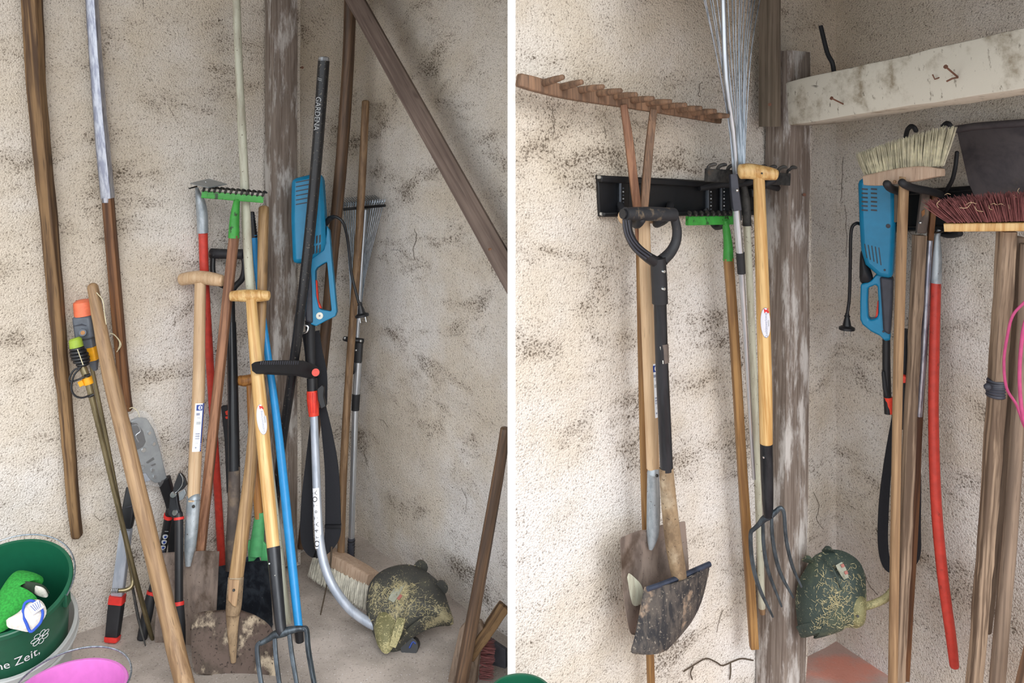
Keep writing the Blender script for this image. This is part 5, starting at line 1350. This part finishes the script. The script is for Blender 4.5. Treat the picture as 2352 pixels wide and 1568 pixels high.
hl = part('loop_handle', ringslab([(1978, 650), (1992, 646), (2004, 640), (2014, 628), (2030, 622), (2044, 640), (2046, 700), (2046, 745), (2046, 778), (2034, 780), (2022, 768), (2002, 758), (1982, 742), (1977, 730), (1977, 690)],
                                  [(1995, 660), (1999, 657), (2004, 655), (2010, 652), (2014, 652), (2017, 656), (2019, 690), (2019, 715), (2016, 726), (2012, 728), (2008, 730), (2002, 731), (1997, 731), (1995, 722), (1994, 690)], pl, .018), 'blue', o, bev=.005)
part('side_grip', pslab([(2022, 632), (2052, 637), (2050, 700), (2046, 765), (2030, 756), (2026, 690)], pl, .025), 'dgrey', o, bev=.005)
part('trigger', pslab([(2016, 690), (2019, 690), (2018, 724), (2010, 729), (2012, 724)], pl, .010), 'red', hl, bev=.002)
part('screw_hole', disc(pl, 2029, 761, 2.5, .001, .019, 10), 'dgrey', hl)
part('cable_clump', pillow([(1974, 612), (1976, 580), (1984, 575), (1996, 606), (2006, 640), (2000, 652), (1986, 652), (1975, 644)], pl, .03, .03, 5, 3), 'black_matt', o)
part('neck', prod(pl, [(2036, 775, 17), (2036, 850, 18), (2040, 950, 17)], 3, seg=12), 'black', o)
part('hinge', pslab([(2025, 850), (2032, 848), (2042, 905), (2036, 912), (2028, 890)], pl, .014), 'black_matt', o, bev=.003)
part('red_sleeve', prod(pl, [(2040, 912, 20), (2044, 950, 14)], 1, seg=14), 'red', o)
ah = part('front_handle', prod(pl, [(2081, 756, 20), (2079, 790, 14), (2077, 850, 20), (2077, 905, 24), (2077, 985, 16)], 4, off=.03, seg=12), 'black_matt', o)
part('handle_fork', prod(pl, [(2080, 756, 8), (2084, 800, 8), (2082, 860, 10)], 3, off=.03, seg=8), 'black', ah)
part('red_pivot', disc(pl, 2076, 870, 9, .006, .052, 16), 'red', ah)
part('shaft_tube', rod([(2052, 940, 1.98, 12), (2060, 1000, 1.975, 13), (2068, 1150, 1.97, 13), (2070, 1260, 1.965, 14), (2062, 1330, 1.96, 16), (2040, 1368, 1.955, 17), (2010, 1385, 1.95, 17), (1975, 1395, 1.95, 17)], 6, seg=14), 'guard_y', o)
part('strap_loop', ribbon([P(2058, 950, 1.975), P(2040, 1060, 1.985), P(2030, 1160, 1.985), P(2028, 1250, 1.985), P(2038, 1298, 1.98), P(2058, 1310, 1.975), P(2085, 1300, 1.97), P(2102, 1272, 1.965), P(2104, 1200, 1.965), P(2104, 1080, 1.965), P(2096, 980, 1.97)], [.008, .009, .011, .011, .010, .006, .009, .011, .010, .010, .006]), 'strap', o)
cd = part('cord', tube(crom([pl.hit(1977, 515, -.01), pl.hit(1966, 513, .0), pl.hit(1955, 530, .0), pl.hit(1953, 600, -.01), pl.hit(1951, 680, -.02), pl.hit(1946, 722, -.02)], 6), .0038, seg=8), 'black', o)
plug(cd, pl.hit(1946, 720, -.02), pl.hit(1945, 757, -.02), 2)
hT, hB = P(1905, 1262, 1.985), P(1900, 1462, 1.955)
ph = tplane(hT, hB, (1, -.2, 0))
gd_g = pillow([(1852, 1302), (1868, 1278), (1895, 1264), (1925, 1262), (1952, 1272), (1974, 1290), (1987, 1320), (1990, 1360), (1990, 1410), (1984, 1434), (1966, 1443), (1948, 1440), (1925, 1452), (1872, 1467), (1868, 1459), (1840, 1464), (1832, 1432), (1827, 1380), (1834, 1335)], ph, .055, .012, 9, 3, ctr=(1905, 1360))
gd = part('guard', gd_g, 'guard_r', o)
clippings(gd_g, ph, 360, 'clipping', gd, [(1870, 1300, 1985, 1440), (1890, 1290, 1975, 1380)], (.004, .012))
part('deflector', ribbon([ph.hit(1834, 1446, .008), ph.hit(1862, 1440, .030), ph.hit(1900, 1432, .036), ph.hit(1940, 1426, .028)], [.008, .013, .013, .009], .003, (0, -.2, 1)), 'guard_r', gd)
part('ridge', tube(crom([ph.hit(1895, 1280, .03), ph.hit(1915, 1310, .053), ph.hit(1930, 1345, .054), ph.hit(1940, 1362, .048)], 5), .002, seg=8), 'guard_r', gd)
for x, y in ((1902, 1260), (1856, 1282)):
    part('lug', tube([ph.hit(x, y+6, .012), ph.hit(x, y-2, .008)], [.014, .008], seg=12, dome=(0, .5)), 'guard_r', gd)
part('motor_foot', pillow([(1938, 1368), (1960, 1350), (1980, 1360), (1990, 1385), (1988, 1420), (1975, 1440), (1958, 1440), (1948, 1420)], ph, .03, .0, 5, 3, off=.018), 'guard_y', gd)
part('foot_screw', disc(ph, 1970, 1414, 3.5, .002, .046, 10), 'iron', gd)
lb = part('worn_label', ribbon([ph.hit(1926, 1294, .0515), ph.hit(1934, 1308, .0535), ph.hit(1944, 1328, .0515)], [.008, .009, .006], .0012, (1, 0, 0)), 'faded', gd)
for y in (1298, 1314): part('label_print', ribbon([ph.hit(1934+(y-1298)*.5, y-3, .0545), ph.hit(1937+(y-1298)*.5, y+4, .0548)], [.0035, .0035], .001, (1, 0, 0), 1), 'faded_red', lb)

# more handles on the right wall
s = [(2112, 540, 1.90, 26), (2104, 700, 1.90, 24), (2097, 850, 1.90, 23), (2089, 1000, 1.90, 24), (2081, 1200, 1.90, 25), (2072, 1400, 1.90, 24), (2062, 1620, 1.90, 22)]
o = thing('wooden_pole', 'deeply grained grey-brown squared pole with dark metal top, right bay', 'pole', P(*s[-1][:3]), P(2122, 460, 1.90))
part('shaft', rod(s, 4, prof=SQ, wob=.001, rwob=.035), 'w_weathered', o)
fe = part('ferrule', slab([P(2115, 440, 1.895), P(2135, 440, 1.895), P(2132, 500, 1.895), P(2127, 535, 1.895), P(2104, 534, 1.895), P(2109, 490, 1.895)], V((-.3, -1, 0)), .012), 'worn_socket', o, bev=.003)
part('rivet', ball(P(2114, 511, 1.878), .0035), 'chrome', fe)
part('rust_spot', pslab([(2116, 486), (2124, 480), (2124, 492), (2118, 498)], Pln(P(2120, 490, 1.8825), V((-.3, -1, 0))), .0008), 'w_orange', fe)
s = [(2146, 440, 1.90, 13), (2131, 620, 1.905, 12), (2123, 780, 1.91, 13), (2110, 960, 1.92, 15), (2098, 1200, 1.935, 18), (2086, 1400, 1.94, 18), (2078, 1560, 1.945, 17)]
o = thing('wooden_pole', 'dark pole wrapped in silver tape beside the red hoe, right bay', 'pole', P(*s[-1][:3]), P(*s[0][:3]))
part('shaft', rod(s, 4, prof=SQ, rwob=.02), 'w_stained', o)
part('tape_wrap', rod([(2136, 552, 1.898, 12), (2130, 640, 1.902, 14.5), (2122, 790, 1.908, 15), (2110, 955, 1.917, 16.5)], 6, seg=14, rwob=.04), 'tape', o)
o = thing('draw_hoe', 'red-handled hoe with grey steel neck hanging on the right wall', 'hoe', P(2190, 1535, 1.86), P(2152, 535, 1.90))
part('socket', rod([(2158, 528, 1.90, 10), (2153, 545, 1.90, 13), (2152, 590, 1.90, 21), (2150, 650, 1.90, 24)], 4, seg=14), 'galv', o)
part('blade', slab([P(2140, 535, 1.92), P(2166, 522, 1.96), P(2188, 526, 1.88), P(2160, 534, 1.84)], V((0, -.3, 1)), .0015), 'iron', o)
part('shaft', rod([(2150, 640, 1.90, 22), (2146, 800, 1.895, 23), (2144, 960, 1.89, 23), (2150, 1150, 1.88, 24), (2165, 1320, 1.87, 24), (2184, 1460, 1.86, 23), (2192, 1528, 1.86, 21)], 5, seg=16, dome=(0, .7)), 'redpaint', o)

# red-bristled push broom
o = thing('red_push_broom', 'wide push broom with dusty red bristles on its flat wooden block, right wall', 'broom', P(2238, 1620, 1.78), P(2310, 520, 1.70))
part('head_block', tube([P(2172, 521, 1.74), P(2260, 520, 1.70), P(2352, 519, 1.66), P(2430, 518, 1.63)], Rp(20, 1.7), side=(0, 0, 1), prof=SQ, flat=2.2), 'w_ash', o)
tufts(o, P(2176, 508, 1.725), P(2425, 506, 1.615), 17, V((-.35, -.05, 1)), .055, 'bristle_r', 34, .0075, .010, .0011, .2, 2, V((.01, .028, .0)), dirf=lambda f, d: V((-.75+1.0*f, -.05, 1-.35*(1-f))))
for k in range(12):
    x = 2150+random.random()*200; y = 440+random.random()*55
    dx_, dy_ = random.uniform(-28, 28), random.uniform(-18, 18)
    part('straw', tube(crom([P(x, y, 1.66), P(x+dx_*.5+dy_*.3, y+dy_*.5-dx_*.2, 1.65), P(x+dx_, y+dy_, 1.655)], 5), .0006, seg=4), 'straw', o)
part('shaft', rod([(2312, 530, 1.705, 34), (2304, 680, 1.715, 33), (2292, 860, 1.73, 33), (2280, 1050, 1.74, 32), (2265, 1250, 1.755, 30), (2252, 1400, 1.765, 29), (2234, 1620, 1.78, 28)], 4, prof=SQ, wob=.001, rwob=.03), 'w_weathered', o)
wr = G()
for k in range(7):
    c = P(2289.5-k*.4, 874+k*5.5, 1.731); 
    wr += tube([c+V((.0155*math.cos(a), .0155*math.sin(a), .0015*math.sin(a+k))) for a in [q*math.tau/16 for q in range(16)]], .0032, seg=6, closed=True)
part('rubber_binding', wr, 'dgrey', o, kind='stuff')
part('binding_knot', ball(P(2268, 888, 1.715), .007), 'dgrey', o)
s = [(2338, 545, 1.74, 30), (2330, 700, 1.745, 30), (2318, 900, 1.755, 29), (2300, 1100, 1.765, 27), (2285, 1260, 1.775, 26), (2264, 1448, 1.785, 25)]
o = thing('wooden_pole', 'round brown pole with blunt lower tip, just left of the thick rightmost pole', 'pole', P(*s[-1][:3]), P(*s[0][:3]))
part('shaft', rod(s, 4, seg=14, dome=(.2, .4), rwob=.02), 'w_grey', o)
part('twine_knot', pillow([(2283, 1113), (2290, 1110), (2294, 1118), (2288, 1124)], Pln(P(2288, 1116, 1.748), V((0, -1, 0))), .003, .003, 3, 2), 'string', o)
s = [(2358, 560, 1.70, 30), (2350, 780, 1.71, 31), (2336, 1000, 1.72, 31), (2318, 1250, 1.74, 32), (2302, 1430, 1.75, 33), (2286, 1620, 1.76, 34)]
o = thing('wooden_pole', 'thick brown round pole furthest right against the wall, running off the frame bottom', 'pole', P(*s[-1][:3]), P(*s[0][:3]))
part('shaft', rod(s, 4, seg=14, rwob=.02), 'w_grey', o)
s = [(2400, 1380, 1.70, 26), (2368, 1500, 1.69, 26), (2340, 1620, 1.68, 26)]
o = thing('wooden_pole', 'reddish stick end at the lower right edge of the frame', 'pole', P(*s[-1][:3]), P(*s[0][:3]))
part('shaft', rod(s, 3, prof=SQ), 'w_rake', o)
single('pink_cable', tube(crom([P(2400, 650, 1.64), P(2352, 695, 1.645), P(2326, 725, 1.65), P(2314, 770, 1.655), P(2306, 830, 1.66), P(2312, 890, 1.66), P(2335, 930, 1.655), P(2360, 990, 1.65), P(2400, 1000, 1.65)], 7), .0027, seg=9), 'pinkcord', 'pink cord looped loosely over the handles, furthest left loop', 'cord', P(2314, 850, 1.66), group=None)
single('pink_cable', tube(crom([P(2395, 690, 1.62), P(2358, 730, 1.625), P(2345, 800, 1.63), P(2342, 880, 1.63), P(2350, 960, 1.63), P(2372, 1010, 1.63)], 7), .0034, seg=9), 'pinkcord', 'pink cord strand hanging at the very right edge of the frame', 'cord', P(2345, 850, 1.63))
bpy.context.view_layer.update()
